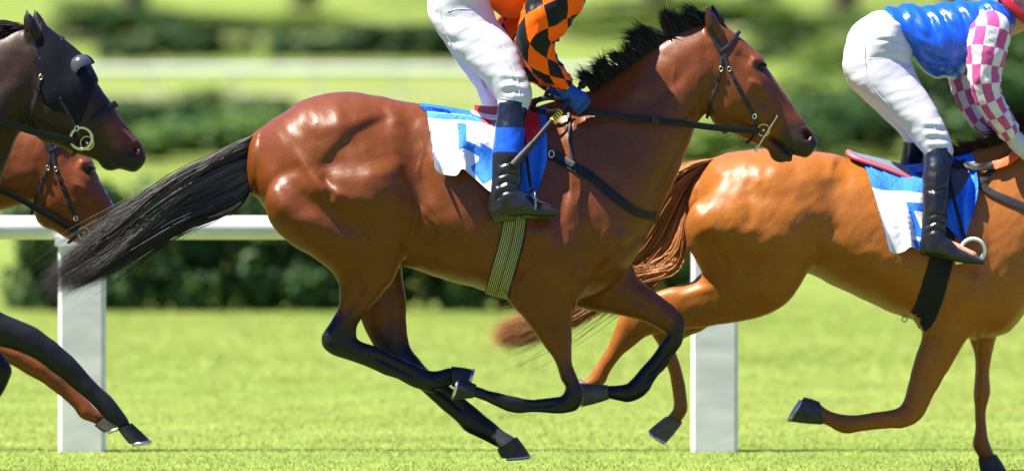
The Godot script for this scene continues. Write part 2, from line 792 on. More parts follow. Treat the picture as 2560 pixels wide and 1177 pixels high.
# ------------------------------------------------------------------ camera, sky, sun
func make_camera_and_light():
	var cam := Camera3D.new()
	cam.name = "camera"
	add_child(cam)
	cam.position = Vector3(0, CAM_Y, CAM_Z)
	cam.rotation = Vector3(-atan((588.5 - HORIZON) / FOCAL), 0, 0)
	cam.keep_aspect = Camera3D.KEEP_HEIGHT
	cam.near = 0.5
	cam.far = 900.0
	var look := CameraAttributesPhysical.new()
	look.frustum_focal_length = 328.7
	look.frustum_focus_distance = 25.85
	look.frustum_near = 0.5
	look.frustum_far = 900.0
	look.exposure_aperture = 2.8
	cam.attributes = look
	cam.fov = rad_to_deg(2.0 * atan(588.5 / FOCAL))
	cam.current = true

	var sky_m := ProceduralSkyMaterial.new()
	sky_m.sky_top_color = Color(0.24, 0.43, 0.82)
	sky_m.sky_horizon_color = Color(0.72, 0.80, 0.88)
	sky_m.sky_curve = 0.12
	sky_m.ground_bottom_color = Color(0.20, 0.26, 0.10)
	sky_m.ground_horizon_color = Color(0.5, 0.56, 0.42)
	sky_m.energy_multiplier = 0.5
	var sky := Sky.new()
	sky.sky_material = sky_m
	var env := Environment.new()
	env.background_mode = Environment.BG_SKY
	env.sky = sky
	env.tonemap_mode = Environment.TONE_MAPPER_LINEAR
	env.tonemap_exposure = 3.0
	env.sdfgi_enabled = true
	env.ssao_enabled = true
	env.ssil_enabled = true
	var we := WorldEnvironment.new()
	we.name = "world_environment"
	we.environment = env
	add_child(we)

	var sun := DirectionalLight3D.new()
	sun.name = "sun"
	sun.light_energy = 1.6
	sun.light_color = Color(1.0, 0.965, 0.91)
	sun.light_angular_distance = 0.53
	sun.shadow_enabled = true
	add_child(sun)
	# it stands high, over the horses' quarters and a little to this side
	sun.look_at_from_position(Vector3(-0.47, 0.92, 0.10) * 20.0, Vector3.ZERO, Vector3.UP)

# ------------------------------------------------------------------ ground
func ground_y(x: float, z: float) -> float:
	var d := CAM_Z - z
	var pts := [[0.0, 0.0], [50.0, 0.0], [57.0, 0.12], [66.0, 0.55], [78.0, 0.86], [100.0, 1.1], [115.0, 1.75], [130.0, 2.42], [150.0, 3.35], [180.0, 5.1], [230.0, 8.5], [330.0, 13.0], [600.0, 17.0]]
	var y := 17.0
	for i in pts.size() - 1:
		if d <= pts[i + 1][0]:
			var t: float = (d - pts[i][0]) / (pts[i + 1][0] - pts[i][0])
			t = lerpf(t, smoothstep(0.0, 1.0, t), 0.35)
			y = lerpf(pts[i][1], pts[i + 1][1], clampf(t, 0.0, 1.0))
			break
	if d > 70.0:
		y += 0.25 * smoothstep(70.0, 140.0, d) * sin(x * 0.11 + z * 0.045) + 0.12 * smoothstep(100.0, 140.0, d) * sin(x * 0.31 - z * 0.09)
	return y

var turf: FastNoiseLite

func turf_color(x: float, z: float) -> Color:
	# mown along the course: bands run with it; drier and lusher patches lie across them
	var a := turf.get_noise_2d(x * 0.5, z * 2.6) * 0.5 + 0.5
	var b := turf.get_noise_2d(x * 2.2 + 91.0, z * 7.0 - 40.0) * 0.5 + 0.5
	var c := turf.get_noise_2d(x * 0.22 - 300.0, z * 0.9 + 77.0) * 0.5 + 0.5
	var dry := Color(0.265, 0.315, 0.078)
	var lush := Color(0.165, 0.250, 0.045)
	var col := lush.lerp(dry, clampf(0.15 + 0.55 * a + 0.35 * (b - 0.5) + 0.5 * (c - 0.35), 0.0, 1.0))
	return col * (0.84 + 0.3 * b)

func make_ground():
	turf = FastNoiseLite.new()
	turf.seed = 19
	turf.frequency = 0.22
	turf.fractal_octaves = 3
	var b := Build.new()
	var zs := []
	var z := 30.0
	while z > -560.0:
		zs.append(z)
		z -= 0.22 if z > -26.0 else (0.6 if z > -70.0 else (1.5 if z > -170.0 else 14.0))
	var xs := []
	var x := -220.0
	while x < 220.5:
		xs.append(x)
		x += 0.4 if absf(x) < 9.0 else (1.2 if absf(x) < 30.0 else 10.0)
	for zz in zs:
		for xx in xs:
			var e := 0.5
			var y := ground_y(xx, zz)
			var nn := Vector3(ground_y(xx - e, zz) - ground_y(xx + e, zz), 2.0 * e, ground_y(xx, zz - e) - ground_y(xx, zz + e)).normalized()
			b.vert(Vector3(xx, y, zz), nn, Vector2(xx, zz), turf_color(xx, zz))
	var C := xs.size()
	for i in zs.size() - 1:
		for j in C - 1:
			var a := i * C + j
			b.ix.append_array(PackedInt32Array([a, a + C + 1, a + 1, a, a + C, a + C + 1]))
	# winding: clockwise seen from above
	var m := plain(Color.WHITE, 0.95, 0.15)
	m.uv1_triplanar = true
	m.uv1_world_triplanar = true
	m.uv1_scale = Vector3(0.6, 0.6, 1.4)
	m.albedo_texture = noise_tex(0.05, 0.78, 1.0, 3, 512, 5)
	m.heightmap_enabled = true
	m.heightmap_texture = noise_tex(0.06, 0.0, 1.0, 9, 512, 4)
	m.heightmap_scale = 1.5
	structure("ground", b.mesh(), m)

	# two trodden gravel paths across the far bank
	for pth in [[113.5, 0.85, 0.0], [146.0, 0.9, 1.0]]:
		var q := Build.new()
		var rows := []
		for i in 5:
			var line := []
			for j in 121:
				var xx: float = -60.0 + j
				var zz: float = CAM_Z - pth[0] + (i - 2) * 0.25 * pth[1] + 0.25 * sin(xx * 0.17 + pth[2] * 2.0) + (0.06 * sin(xx * 1.7 + i * 2.0) if i == 0 or i == 4 else 0.0)
				line.append(Vector3(xx, ground_y(xx, zz) + 0.03, zz))
			rows.append(line)
		for i in 5:
			for j in 121:
				q.vert(rows[i][j], Vector3(0, 1, 0.05).normalized(), Vector2(j, i))
		for i in 4:
			for j in 120:
				q.quad(i * 121 + j, i * 121 + j + 1, i * 121 + j + 122, i * 121 + j + 121)
		var g := plain(lin(0.46, 0.41, 0.31), 0.95, 0.2)
		g.uv1_triplanar = true
		g.uv1_world_triplanar = true
		g.uv1_scale = Vector3.ONE * 0.8
		g.albedo_texture = tex_coat
		structure("path", q.mesh(), g)

func grass_tuft(blades: int, height: float, spread: float, wide: float, sd: int) -> ArrayMesh:
	var rng := RandomNumberGenerator.new()
	rng.seed = sd
	var b := Build.new()
	for i in blades:
		var a := rng.randf() * TAU
		var r := spread * sqrt(rng.randf())
		var p := Vector3(cos(a) * r, -0.01, sin(a) * r)
		var hgt := height * rng.randf_range(0.55, 1.15)
		var lean := Vector3(rng.randf_range(-1, 1), 0, rng.randf_range(-1, 1)) * hgt * 0.55
		var s := Vector3(cos(a + 1.3), 0, sin(a + 1.3)) * wide * rng.randf_range(0.6, 1.2)
		var nn := Vector3(lean.x * 0.4, 1.0, lean.z * 0.4 + 0.25).normalized()
		var g := rng.randf_range(0.9, 1.12)
		var col := Color(g * rng.randf_range(0.9, 1.12), g, g * rng.randf_range(0.85, 1.15))
		var m := p + lean * 0.35 + Vector3(0, hgt * 0.6, 0)
		var t := p + lean + Vector3(0, hgt, 0)
		var i0 := b.vert(p - s, nn, Vector2.ZERO, col)
		var i1 := b.vert(p + s, nn, Vector2.ZERO, col)
		var i2 := b.vert(m + s * 0.7, nn, Vector2.ZERO, col)
		var i3 := b.vert(m - s * 0.7, nn, Vector2.ZERO, col)
		var i4 := b.vert(t, nn, Vector2.ZERO, col)
		b.quad(i0, i1, i2, i3)
		b.tri(i3, i2, i4)
	return b.mesh()

func make_grass():
	var m := plain(Color.WHITE, 0.6, 0.3)
	m.backlight_enabled = true
	m.backlight = Color(0.5, 0.5, 0.3)
	m.cull_mode = BaseMaterial3D.CULL_DISABLED
	var rng := RandomNumberGenerator.new()
	rng.seed = 404
	var sets := [[-11.0, 3.0, 5.2, 46000, 0.020, 0.0028, 18, 0.12], [-26.0, -11.0, 8.5, 24000, 0.03, 0.005, 16, 0.18]]
	for q in sets.size():
		var s = sets[q]
		var mm := MultiMesh.new()
		mm.transform_format = MultiMesh.TRANSFORM_3D
		mm.use_colors = true
		mm.mesh = grass_tuft(s[6], s[4], s[7], s[5], 61 + q)
		mm.instance_count = s[3]
		for i in int(s[3]):
			var z := rng.randf_range(s[0], s[1])
			var x := rng.randf_range(-s[2], s[2])
			var y := ground_y(x, z)
			var k := rng.randf_range(0.6, 1.3)
			mm.set_instance_transform(i, Transform3D(Basis(Vector3.UP, rng.randf() * TAU).scaled(Vector3(k, k * rng.randf_range(0.7, 1.2), k)), Vector3(x, y, z)))
			mm.set_instance_color(i, turf_color(x, z) * rng.randf_range(1.0, 1.25))
		var o := MultiMeshInstance3D.new()
		o.name = numbered("turf_grass")
		o.multimesh = mm
		o.material_override = m
		o.set_meta("kind", "stuff")
		o.set_meta("label", "short sunlit grass of the course beside the white rail" if q == 0 else "sunlit grass of the course running back to the hedge")
		o.set_meta("category", "grass")
		add_child(o)

# ------------------------------------------------------------------ running rails
func make_rail(called_label: String, z: float, top: float, thick: float, post_w: float, posts: Array, x0: float, x1: float, group: String, curved := true):
	# a round-shouldered white plastic rail on posts
	var y0 := ground_y(0.0, z)
	var o := thing("running_rail", called_label, "rail", Vector3(0, y0, z), group)
	var white := plain(lin(0.80, 0.81, 0.80), 0.35, 0.5)
	white.uv1_triplanar = true
	white.uv1_world_triplanar = true
	white.uv1_scale = Vector3(0.5, 2.0, 1.0)
	white.albedo_texture = noise_tex(0.03, 0.86, 1.0, 71, 128, 4)
	var b := Build.new()
	var n := 14
	var prof := []
	for k in n:
		var a := TAU * k / n
		var cx := cos(a)
		var cy := sin(a)
		prof.append(Vector2(signf(cx) * pow(absf(cx), 0.7) * thick * 0.42, signf(cy) * pow(absf(cy), 0.6) * thick * 0.5))
	var seg := 3.0
	var x := x0
	var joints := []
	while x < x1:
		var base := b.v.size()
		for e in 2:
			var xx := x + e * (seg - 0.004)
			for k in n:
				var p: Vector2 = prof[k]
				b.vert(Vector3(xx, y0 + top - thick * 0.5 + p.y, z + p.x), Vector3(0, p.y / (thick * 0.5), p.x / (thick * 0.42)).normalized())
		for k in n:
			b.quad(base + k, base + (k + 1) % n, base + n + (k + 1) % n, base + n + k)
		joints.append(x)
		x += seg
	part("rail", b.mesh(), white, o)
	for j in joints:
		var c := Build.new()
		var rows := []
		var ring := []
		c.tube([Vector3(j - 0.05, y0 + top - thick * 0.5, z), Vector3(j + 0.05, y0 + top - thick * 0.5, z)], [thick * 0.515], 16)
		part("joint_sleeve", c.mesh(), white, o)
	for px in posts:
		var c := Build.new()
		var prof2 := [[0.0, 1.0], [0.5, 1.0], [0.92, 1.0], [1.0, 0.9]]
		var hh: float = top - thick + 0.01
		# flat hollow post with chamfered corners
		var w: float = post_w * 0.5
		var dpt: float = minf(w, 0.05)
		var ch := dpt * 0.35
		var out := [Vector2(-w + ch, -dpt), Vector2(w - ch, -dpt), Vector2(w, -dpt + ch), Vector2(w, dpt - ch), Vector2(w - ch, dpt), Vector2(-w + ch, dpt), Vector2(-w, dpt - ch), Vector2(-w, -dpt + ch)]
		for e in 8:
			var p: Vector2 = out[e]
			var q: Vector2 = out[(e + 1) % 8]
			var nn2 := Vector2(q.y - p.y, p.x - q.x).normalized()
			var nn := Vector3(nn2.x, 0, nn2.y)
			var gy := ground_y(px, z)
			c.quad(c.vert(Vector3(px + p.x, gy - 0.1, z + p.y), nn), c.vert(Vector3(px + q.x, gy - 0.1, z + q.y), nn), c.vert(Vector3(px + q.x, y0 + hh, z + q.y), nn), c.vert(Vector3(px + p.x, y0 + hh, z + p.y), nn))
		part("post", c.mesh(), white, o)
		var s := Build.new()
		s.box(Vector3(px, y0 + hh - 0.02, z), Vector3(w + 0.012, 0, 0), Vector3(0, 0.018, 0), Vector3(0, 0, dpt + 0.012))
		part("bracket", s.mesh(), white, o)

# ------------------------------------------------------------------ planting
func leaf_mass(sd: int, n: int, r: Vector3, leaf: float, lobes: int, tint: Color, box := false, hollow := 0.55) -> ArrayMesh:
	# leaf-sized faces spread through lobes; each lobe keeps its own place so that light and shade come between them
	var rng := RandomNumberGenerator.new()
	rng.seed = sd
	var b := Build.new()
	var centres := []
	for i in lobes:
		if box:
			centres.append([Vector3(rng.randf_range(-1, 1), rng.randf_range(-0.8, 0.7), rng.randf_range(-0.7, 0.7)), rng.randf_range(0.38, 0.62)])
		else:
			var d := Vector3(rng.randfn(), rng.randfn() * 0.9, rng.randfn()).normalized() * pow(rng.randf(), 0.45) * 0.72
			centres.append([d, rng.randf_range(0.26, 0.46)])
	for i in n:
		var c = centres[rng.randi() % lobes]
		var d := Vector3(rng.randfn(), rng.randfn(), rng.randfn()).normalized()
		var p: Vector3
		if box:
			p = c[0] * r + d * c[1] * pow(rng.randf_range(hollow, 1.0), 0.5) * minf(r.y, r.z)
			p.y = minf(p.y, r.y * (1.0 + 0.06 * sin(p.x * 3.0)))
			p.y = maxf(p.y, -r.y)
		else:
			p = (c[0] + d * c[1] * pow(rng.randf_range(hollow, 1.0), 0.5)) * r
		var nn := (d + Vector3(rng.randfn(), rng.randfn() + 0.6, rng.randfn()) * 0.55).normalized()
		var s := nn.cross(Vector3(rng.randfn(), rng.randfn(), rng.randfn())).normalized()
		var t := s.cross(nn)
		var k := leaf * rng.randf_range(0.6, 1.4)
		var g := rng.randf_range(0.65, 1.35)
		var col := Color(tint.r * g * rng.randf_range(0.8, 1.3), tint.g * g, tint.b * g * rng.randf_range(0.7, 1.2))
		b.quad(b.vert(p - s * k, nn, Vector2.ZERO, col), b.vert(p + t * k * 0.5 + nn * k * 0.15, nn, Vector2.ZERO, col), b.vert(p + s * k, nn, Vector2.ZERO, col), b.vert(p - t * k * 0.5 + nn * k * 0.15, nn, Vector2.ZERO, col))
	return b.mesh()

var leaf_mat: StandardMaterial3D
var bark_mat: StandardMaterial3D

func stem_mesh(h: float, r: float, limbs: int, spread: float, sd: int) -> ArrayMesh:
	var rng := RandomNumberGenerator.new()
	rng.seed = sd
	var b := Build.new()
	b.tube([Vector3(0, -0.2, 0), Vector3(r * 0.2, h * 0.3, 0), Vector3(-r * 0.3, h * 0.65, r * 0.4), Vector3(0, h, 0)], [r * 1.35, r, r * 0.75, r * 0.4], 9)
	for i in limbs:
		var a := TAU * i / limbs + rng.randf() * 0.8
		var y := h * rng.randf_range(0.55, 0.95)
		var d := Vector3(cos(a), 0.7, sin(a))
		b.tube([Vector3(0, y, 0), Vector3(0, y, 0) + d * spread * 0.5, Vector3(0, y, 0) + d * spread + Vector3(0, spread * 0.3, 0)], [r * 0.5, r * 0.35, r * 0.12], 6)
	return b.mesh()

func plant(called: String, label: String, category: String, where: Vector3, crown: Mesh, crown_y: float, crown_scale: Vector3, stem: Mesh, stem_scale: float, turn: float, group: String, foliage := "crown", trunk := "trunk"):
	var o := thing(called, label, category, where, group)
	var c := MeshInstance3D.new()
	c.name = foliage
	c.mesh = crown
	c.material_override = leaf_mat
	o.add_child(c, true)
	c.position = Vector3(0, crown_y, 0)
	c.basis = Basis(Vector3.UP, turn).scaled(crown_scale)
	if stem:
		var t := MeshInstance3D.new()
		t.name = trunk
		t.mesh = stem
		t.material_override = bark_mat
		o.add_child(t, true)
		t.scale = Vector3.ONE * stem_scale
	return o

func on_bank(px: float, d: float) -> Vector3:
	var z := CAM_Z - d
	var x := (px - 1280.0) * d / FOCAL
	return Vector3(x, ground_y(x, z), z)

func make_planting():
	leaf_mat = plain(Color.WHITE, 0.55, 0.35)
	leaf_mat.backlight_enabled = true
	leaf_mat.backlight = Color(0.35, 0.4, 0.2)
	leaf_mat.cull_mode = BaseMaterial3D.CULL_DISABLED
	bark_mat = plain(lin(0.10, 0.075, 0.05), 0.9, 0.2)
	bark_mat.uv1_triplanar = true
	bark_mat.uv1_scale = Vector3(2, 0.5, 2)
	bark_mat.albedo_texture = tex_coat
	var dark := Color(0.022, 0.062, 0.014)
	var mid := Color(0.055, 0.12, 0.02)
	var fresh := Color(0.13, 0.21, 0.03)
	# clipped hedge along the inside of the course, in four lengths that meet
	var hedge_labels := ["clipped dark hedge length with the open left end past the white post", "clipped dark hedge length behind the bay horse's tail and quarters", "clipped dark hedge length behind the bay horse's barrel and girth", "clipped dark hedge length behind the chestnut horse's tail"]
	hedge_labels[0] = "clipped dark hedge length whose free end stands behind the red bay"
	var hx := [[60.0, 480.0], [480.0, 900.0], [900.0, 1320.0], [1320.0, 1760.0]]
	for i in 4:
		var d := 49.6
		var x0: float = (hx[i][0] - 1280.0) * d / FOCAL
		var x1: float = (hx[i][1] - 1280.0) * d / FOCAL
		var half: float = (x1 - x0) * 0.5
		var crown := leaf_mass(300 + i, 9000, Vector3(half, 0.5, 0.42), 0.045, 48, dark.lerp(mid, 0.25), true)
		var o := thing("clipped_hedge", hedge_labels[i], "hedge", Vector3((x0 + x1) * 0.5, 0, CAM_Z - d), "clipped hedge beside the course")
		var c := MeshInstance3D.new()
		c.name = "foliage"
		c.mesh = crown
		c.material_override = leaf_mat
		o.add_child(c, true)
		c.position = Vector3(0, 0.5, 0)
		for k in 3:
			var t := MeshInstance3D.new()
			t.name = "stem"
			t.mesh = stem_mesh(0.6, 0.035, 3, 0.2, 40 + k)
			t.material_override = bark_mat
			o.add_child(t, true)
			t.position = Vector3((k - 1) * half * 0.65, 0, 0)
	# rounded shrubs between the hedge and the far rail
	var bush := [leaf_mass(501, 2600, Vector3.ONE, 0.075, 16, Color(0.034, 0.085, 0.016)), leaf_mass(502, 2600, Vector3.ONE, 0.075, 14, Color(0.075, 0.15, 0.022)), leaf_mass(503, 2600, Vector3.ONE, 0.085, 18, fresh)]
	var stem := stem_mesh(0.7, 0.05, 4, 0.4, 9)
	# px, distance, half width, height, kind
	var spots := [[330, 84, 1.31, 0.81, 0, "low dark shrub on the bank behind the dark horse's nose"], [440, 88, 1.40, 0.90, 0, "dark rounded shrub on the bank, widest of the pair behind the black tail"], [560, 80, 1.49, 0.68, 1, "mid green rounded shrub on the bank above the black tail"], [705, 86, 1.22, 0.85, 0, "dark shrub on the bank behind the bay horse's croup"], [1480, 84, 1.57, 0.57, 2, "pale green shrub on the bank behind the bay horse's black mane"], [1735, 82, 1.22, 0.52, 2, "pale green low shrub under the bay horse's jaw line"], [1880, 90, 1.57, 0.57, 1, "mid green shrub beyond the bay horse's bridle"], [2060, 84, 1.57, 0.95, 0, "dark shrub on the bank between the bay horse's nose and the blue-clad rider"], [2200, 92, 1.93, 1.23, 1, "tall mid green shrub behind the blue-clad rider's thigh"], [2400, 86, 1.75, 1.42, 0, "tall dark shrub behind the pink and white sleeve"], [2540, 88, 1.93, 1.61, 0, "tallest dark shrub behind the blue-clad rider's arm and hands"], [60, 86, 1.57, 0.85, 1, "mid green shrub behind the dark horse's neck"], [1060, 82, 1.40, 0.47, 2, "pale green low shrub behind the saddled back of the bay horse"]]
	for i in spots.size():
		var s = spots[i]
		var p := on_bank(s[0], s[1])
		plant("rounded_shrub", s[5], "shrub", p, bush[s[4]], s[3] * 0.5, Vector3(s[2], s[3] * 0.56, s[2] * 0.9), stem, s[3] * 0.8, i * 1.3, "rounded shrubs on the bank", "foliage", "stem")
	# clipped hedge blocks beyond the far rail
	var block := leaf_mass(611, 7000, Vector3(1.2, 0.38, 0.45), 0.07, 40, Color(0.028, 0.072, 0.016), true)
	var blocks := [[395, 128, 0.93, 0.81, "short dark hedge block beyond the far rail, behind the dark horse's brow"], [520, 130, 0.75, 0.68, "low dark hedge block beyond the far rail above the black tail"], [905, 127, 1.42, 0.95, "long dark hedge block beyond the far rail, nearest the orange-clad rider's back"], [1075, 128, 1.42, 0.95, "long dark hedge block beyond the far rail behind the orange-clad rider's seat"], [1960, 132, 0.90, 0.63, "dark hedge block beyond the far rail ahead of the bay horse's ears"], [2330, 130, 1.50, 1.17, "dark hedge block beyond the far rail under the blue-clad rider's chest"]]
	for i in blocks.size():
		var s = blocks[i]
		var p := on_bank(s[0], s[1])
		plant("hedge_block", s[4], "hedge", p, block, 0.38 * s[3], Vector3(s[2], s[3], 1.0), stem, 0.5, (i % 2) * PI, "hedge blocks beyond the far rail", "foliage", "stem")
	# trees standing on the bank
	var crowns := [leaf_mass(701, 6000, Vector3.ONE, 0.085, 34, Color(0.026, 0.062, 0.017)), leaf_mass(702, 6000, Vector3.ONE, 0.085, 30, Color(0.06, 0.125, 0.02)), leaf_mass(703, 6000, Vector3.ONE, 0.09, 28, Color(0.14, 0.21, 0.03))]
	var trunk := stem_mesh(4.0, 0.22, 6, 1.8, 77)
	# px of the foot, distance, crown radius, crown centre height, kind
	var trees := [[-130, 143, 1.55, 6.0, 0, "dark tree on the bank whose shade falls above the near-black horse's brow"], [330, 158, 1.7, 6.4, 1, "mid green tree on the bank over the black tail"], [1150, 150, 1.8, 6.2, 0, "dark tree on the bank behind the orange-clad rider's hips"], [1330, 166, 2.0, 6.8, 2, "pale green tree high on the bank behind the orange-clad rider's shoulder"], [1640, 152, 1.6, 5.8, 1, "mid green tree on the bank above the bay horse's mane"], [1905, 160, 1.9, 6.2, 2, "pale green tree on the bank ahead of the bay horse's ears"], [2110, 146, 1.9, 5.6, 0, "dark tree on the bank beside the blue-clad rider's hips"], [2390, 158, 2.2, 6.0, 1, "mid green tree on the bank behind the blue-clad rider's back"], [760, 172, 2.0, 7.0, 1, "mid green tree high on the bank above the bay horse's croup"]]
	var clump := [[1500, 150, 2.47, 0.64, 2, "wide pale green bush on the high bank above the bay horse's crest"], [1590, 143, 1.90, 0.48, 2, "small pale green bush on the high bank above the bay horse's crest"], [1880, 150, 2.85, 0.64, 2, "pale green bush on the high bank above the bay horse's brow"], [2060, 139, 2.28, 0.80, 1, "mid green bush on the high bank between the riders"], [2120, 128, 1.90, 0.72, 2, "pale green bush on the high bank behind the blue-clad rider's seat"], [2540, 128, 2.66, 1.28, 0, "dark bush on the high bank behind the red helmet"], [260, 141, 2.18, 1.00, 0, "dark bush on the high bank above the near-black horse's head"], [420, 150, 2.28, 0.64, 1, "mid green bush on the high bank beside a dark one"], [700, 152, 2.47, 0.56, 2, "pale green bush on the high bank above the bay horse's croup"]]
	for i in clump.size():
		var s = clump[i]
		plant("bank_bush", s[5], "bush", on_bank(s[0], s[1]), bush[s[4]], s[3] * 0.5, Vector3(s[2], s[3] * 0.56, s[2] * 0.9), stem, s[3] * 0.8, i * 1.7, "bushes on the high bank", "foliage", "stem")
	for i in trees.size():
		var s = trees[i]
		var p := on_bank(s[0], s[1])
		plant("tree", s[5], "tree", p, crowns[s[4]], s[3], Vector3(s[2], s[2] * 0.72, s[2]), trunk, s[3] / 4.4, i * 0.9, "trees on the bank")
	# the wood that closes the view above them
	var rng := RandomNumberGenerator.new()
	rng.seed = 88
	var wood := leaf_mass(811, 30000, Vector3(150, 11, 9), 0.75, 160, Color(0.045, 0.095, 0.02), true)
	var w := MeshInstance3D.new()
	w.name = "wood"
	w.mesh = wood
	w.material_override = leaf_mat
	w.set_meta("kind", "stuff")
	w.set_meta("label", "green wood that closes the view along the top of the bank")
	w.set_meta("category", "wood")
	add_child(w)
	w.position = Vector3(0, 22, -270)

# ------------------------------------------------------------------ horses: side-view stations in pixels of the photograph
# [upper/front x, y, lower/rear x, y, half thickness m, z m, tone (1 = dark points), taper]
var TORSO := [[652, 322, 640, 490, .10], [700, 286, 690, 555, .20], [760, 249, 775, 605, .25], [820, 233, 850, 640, .275], [880, 230, 925, 655, .28], [940, 239, 1000, 662, .258, 0, 0, -.1], [1010, 253, 1060, 682, .24, 0, 0, -.12], [1080, 264, 1120, 700, .258, 0, 0, -.12], [1150, 276, 1180, 716, .28, 0, 0, -.14], [1230, 284, 1240, 738, .28, 0, 0, -.18], [1310, 274, 1300, 750, .272, 0, 0, -.25], [1375, 256, 1350, 756, .262, 0, 0, -.35], [1425, 241, 1430, 752, .25, 0, 0, -.4]]
var NECK := [[1425, 241, 1430, 752, .25, 0, 0, -.4], [1468, 229, 1530, 712, .235, 0, 0, -.4], [1508, 208, 1600, 625, .205, 0, 0, -.4], [1550, 180, 1650, 530, .165, 0, 0, -.36], [1600, 142, 1690, 445, .135, 0, 0, -.32], [1650, 108, 1722, 365, .112, 0, 0, -.3], [1700, 79, 1746, 305, .098, 0, 0, -.25], [1742, 60, 1775, 285, .09, 0, 0, -.2], [1780, 56, 1800, 285, .08]]
var HEAD := [[1798, 52, 1772, 225, .07], [1834, 80, 1778, 295, .088], [1870, 108, 1800, 322, .096, 0, 0, -.1], [1905, 143, 1832, 331, .098, 0, 0, .05], [1928, 183, 1866, 345, .09, 0, 0, .0], [1952, 217, 1892, 352, .074, 0, .05, -.05], [1975, 250, 1914, 352, .06, 0, .1, -.1], [1998, 284, 1930, 352, .052, 0, .25, -.05], [2021, 313, 1952, 366, .054, 0, .45], [2036, 335, 1985, 386, .057, 0, .6], [2041, 350, 2010, 394, .044, 0, .7]]
var JAW := [[1880, 300, 1862, 344, .05], [1916, 330, 1890, 360, .046, 0, .1], [1940, 346, 1918, 374, .042, 0, .4], [1960, 362, 1930, 397, .040, 0, .6], [1974, 376, 1950, 406, .036, 0, .7], [1979, 386, 1970, 402, .026, 0, .7]]
var EAR := [[1806, 78, 1768, 84, .026, .05, .35], [1797, 56, 1762, 60, .027, .058, .5], [1786, 36, 1761, 38, .02, .064, .7], [1771, 18, 1763, 18, .007, .066, .85]]

func forelock_free(st: Array, dz: float) -> Array:
	var out := []
	for s in st:
		var r: Array = s.duplicate()
		r[5] = -s[5] + dz
		out.append(r)
	return out

func head_lofts(S: Sculpt, from: Vector2, to: Vector2, size: float, turn: float, open := true):
	S.loft(moved(HEAD, from, to, size, turn), .05, .018, 5, 0.03)
	S.loft(moved(JAW if open else moved(JAW, Vector2(1870, 325), Vector2(1872, 323), 1.0, -0.16), from, to, size, turn), .03, .014, 4, 0.012)
	S.loft(moved(EAR, from, to, size, turn), .015, .008, 4, 0.012)
	S.loft(moved(forelock_free(EAR, 0.0), from, to + Vector2(16, -2), size, turn), .015, .008, 4, 0.012)
	# brow, cheek, crest of the face, nostril, mouth corner
	var pin := func(px, py): 
		var v := (Vector2(px, py) - from).rotated(turn) * size + to
		return [v.x, v.y]
	S.mark([pin.call(1872, 150), pin.call(1895, 148), pin.call(1916, 162)], -.010, .018)
	S.mark([pin.call(1894, 168), pin.call(1906, 170)], .008, .017)
	S.mark([pin.call(1868, 196), pin.call(1895, 212), pin.call(1918, 246)], -.009, .010)
	S.mark([pin.call(1872, 222), pin.call(1895, 245), pin.call(1915, 275)], .008, .016)
	S.mark([pin.call(1784, 210), pin.call(1778, 262), pin.call(1796, 312)], -.010, .016)
	S.mark([pin.call(1762, 190), pin.call(1758, 250), pin.call(1768, 300)], .012, .016)
	S.mark([pin.call(1850, 140), pin.call(1868, 152)], .008, .018)
	S.mark([pin.call(2006, 324), pin.call(2019, 338), pin.call(2014, 354)], .022, .010)
	S.mark([pin.call(2003, 322), pin.call(2020, 322), pin.call(2032, 338)], -.007, .007)
	S.mark([pin.call(1916, 336), pin.call(1945, 357), pin.call(1978, 384)], .009, .0055)

var NEAR_HIND := [[950, 330, 760, 370, .03, .15], [1002, 392, 700, 446, .08, .20], [1030, 450, 668, 520, .118, .195], [1044, 515, 712, 592, .122, .182], [1032, 580, 788, 640, .105, .166], [1008, 645, 836, 680, .085, .148], [972, 718, 850, 722, .066, .138], [926, 768, 846, 768, .05, .13, .25], [898, 806, 824, 808, .046, .128, .8], [893, 838, 806, 842, .046, .126, 1], [905, 850, 818, 876, .044, .125, 1], [935, 862, 895, 907, .036, .118, 1], [1000, 892, 975, 938, .031, .105, 1], [1050, 915, 1035, 965, .033, .095, 1], [1085, 925, 1083, 980, .037, .088, 1], [1122, 918, 1127, 960, .03, .082, 1]]
var FAR_HIND := [[1000, 470, 760, 560, .11, -.15], [1000, 610, 850, 640, .09, -.15], [1004, 690, 872, 700, .07, -.14], [1013, 745, 888, 762, .056, -.135], [1013, 810, 903, 812, .048, -.13, .3], [1024, 866, 928, 862, .046, -.13, .8], [1046, 902, 970, 920, .042, -.128, 1], [1075, 932, 1024, 958, .035, -.125, 1], [1133, 978, 1088, 1012, .032, -.12, 1], [1190, 1022, 1138, 1056, .034, -.12, 1], [1217, 1046, 1166, 1083, .038, -.12, 1], [1248, 1072, 1210, 1104, .03, -.12, 1], [1286, 1098, 1246, 1124, .035, -.12, .9]]
var NEAR_FORE := [[1560, 545, 1300, 590, .085, .15], [1510, 650, 1262, 680, .09, .15], [1446, 735, 1270, 745, .08, .145], [1430, 790, 1306, 790, .064, .14], [1428, 850, 1348, 845, .052, .138], [1430, 905, 1386, 900, .044, .135, .2], [1446, 948, 1402, 944, .043, .134, .7], [1458, 985, 1412, 962, .043, .133, 1], [1440, 1020, 1408, 978, .04, .132, 1], [1400, 1030, 1394, 988, .034, .13, 1], [1330, 1027, 1326, 994, .028, .145, 1], [1287, 1028, 1288, 988, .034, .165, 1], [1254, 1017, 1256, 981, .034, .175, 1], [1215, 998, 1219, 970, .027, .185, 1], [1186, 988, 1192, 960, .031, .195, 1]]
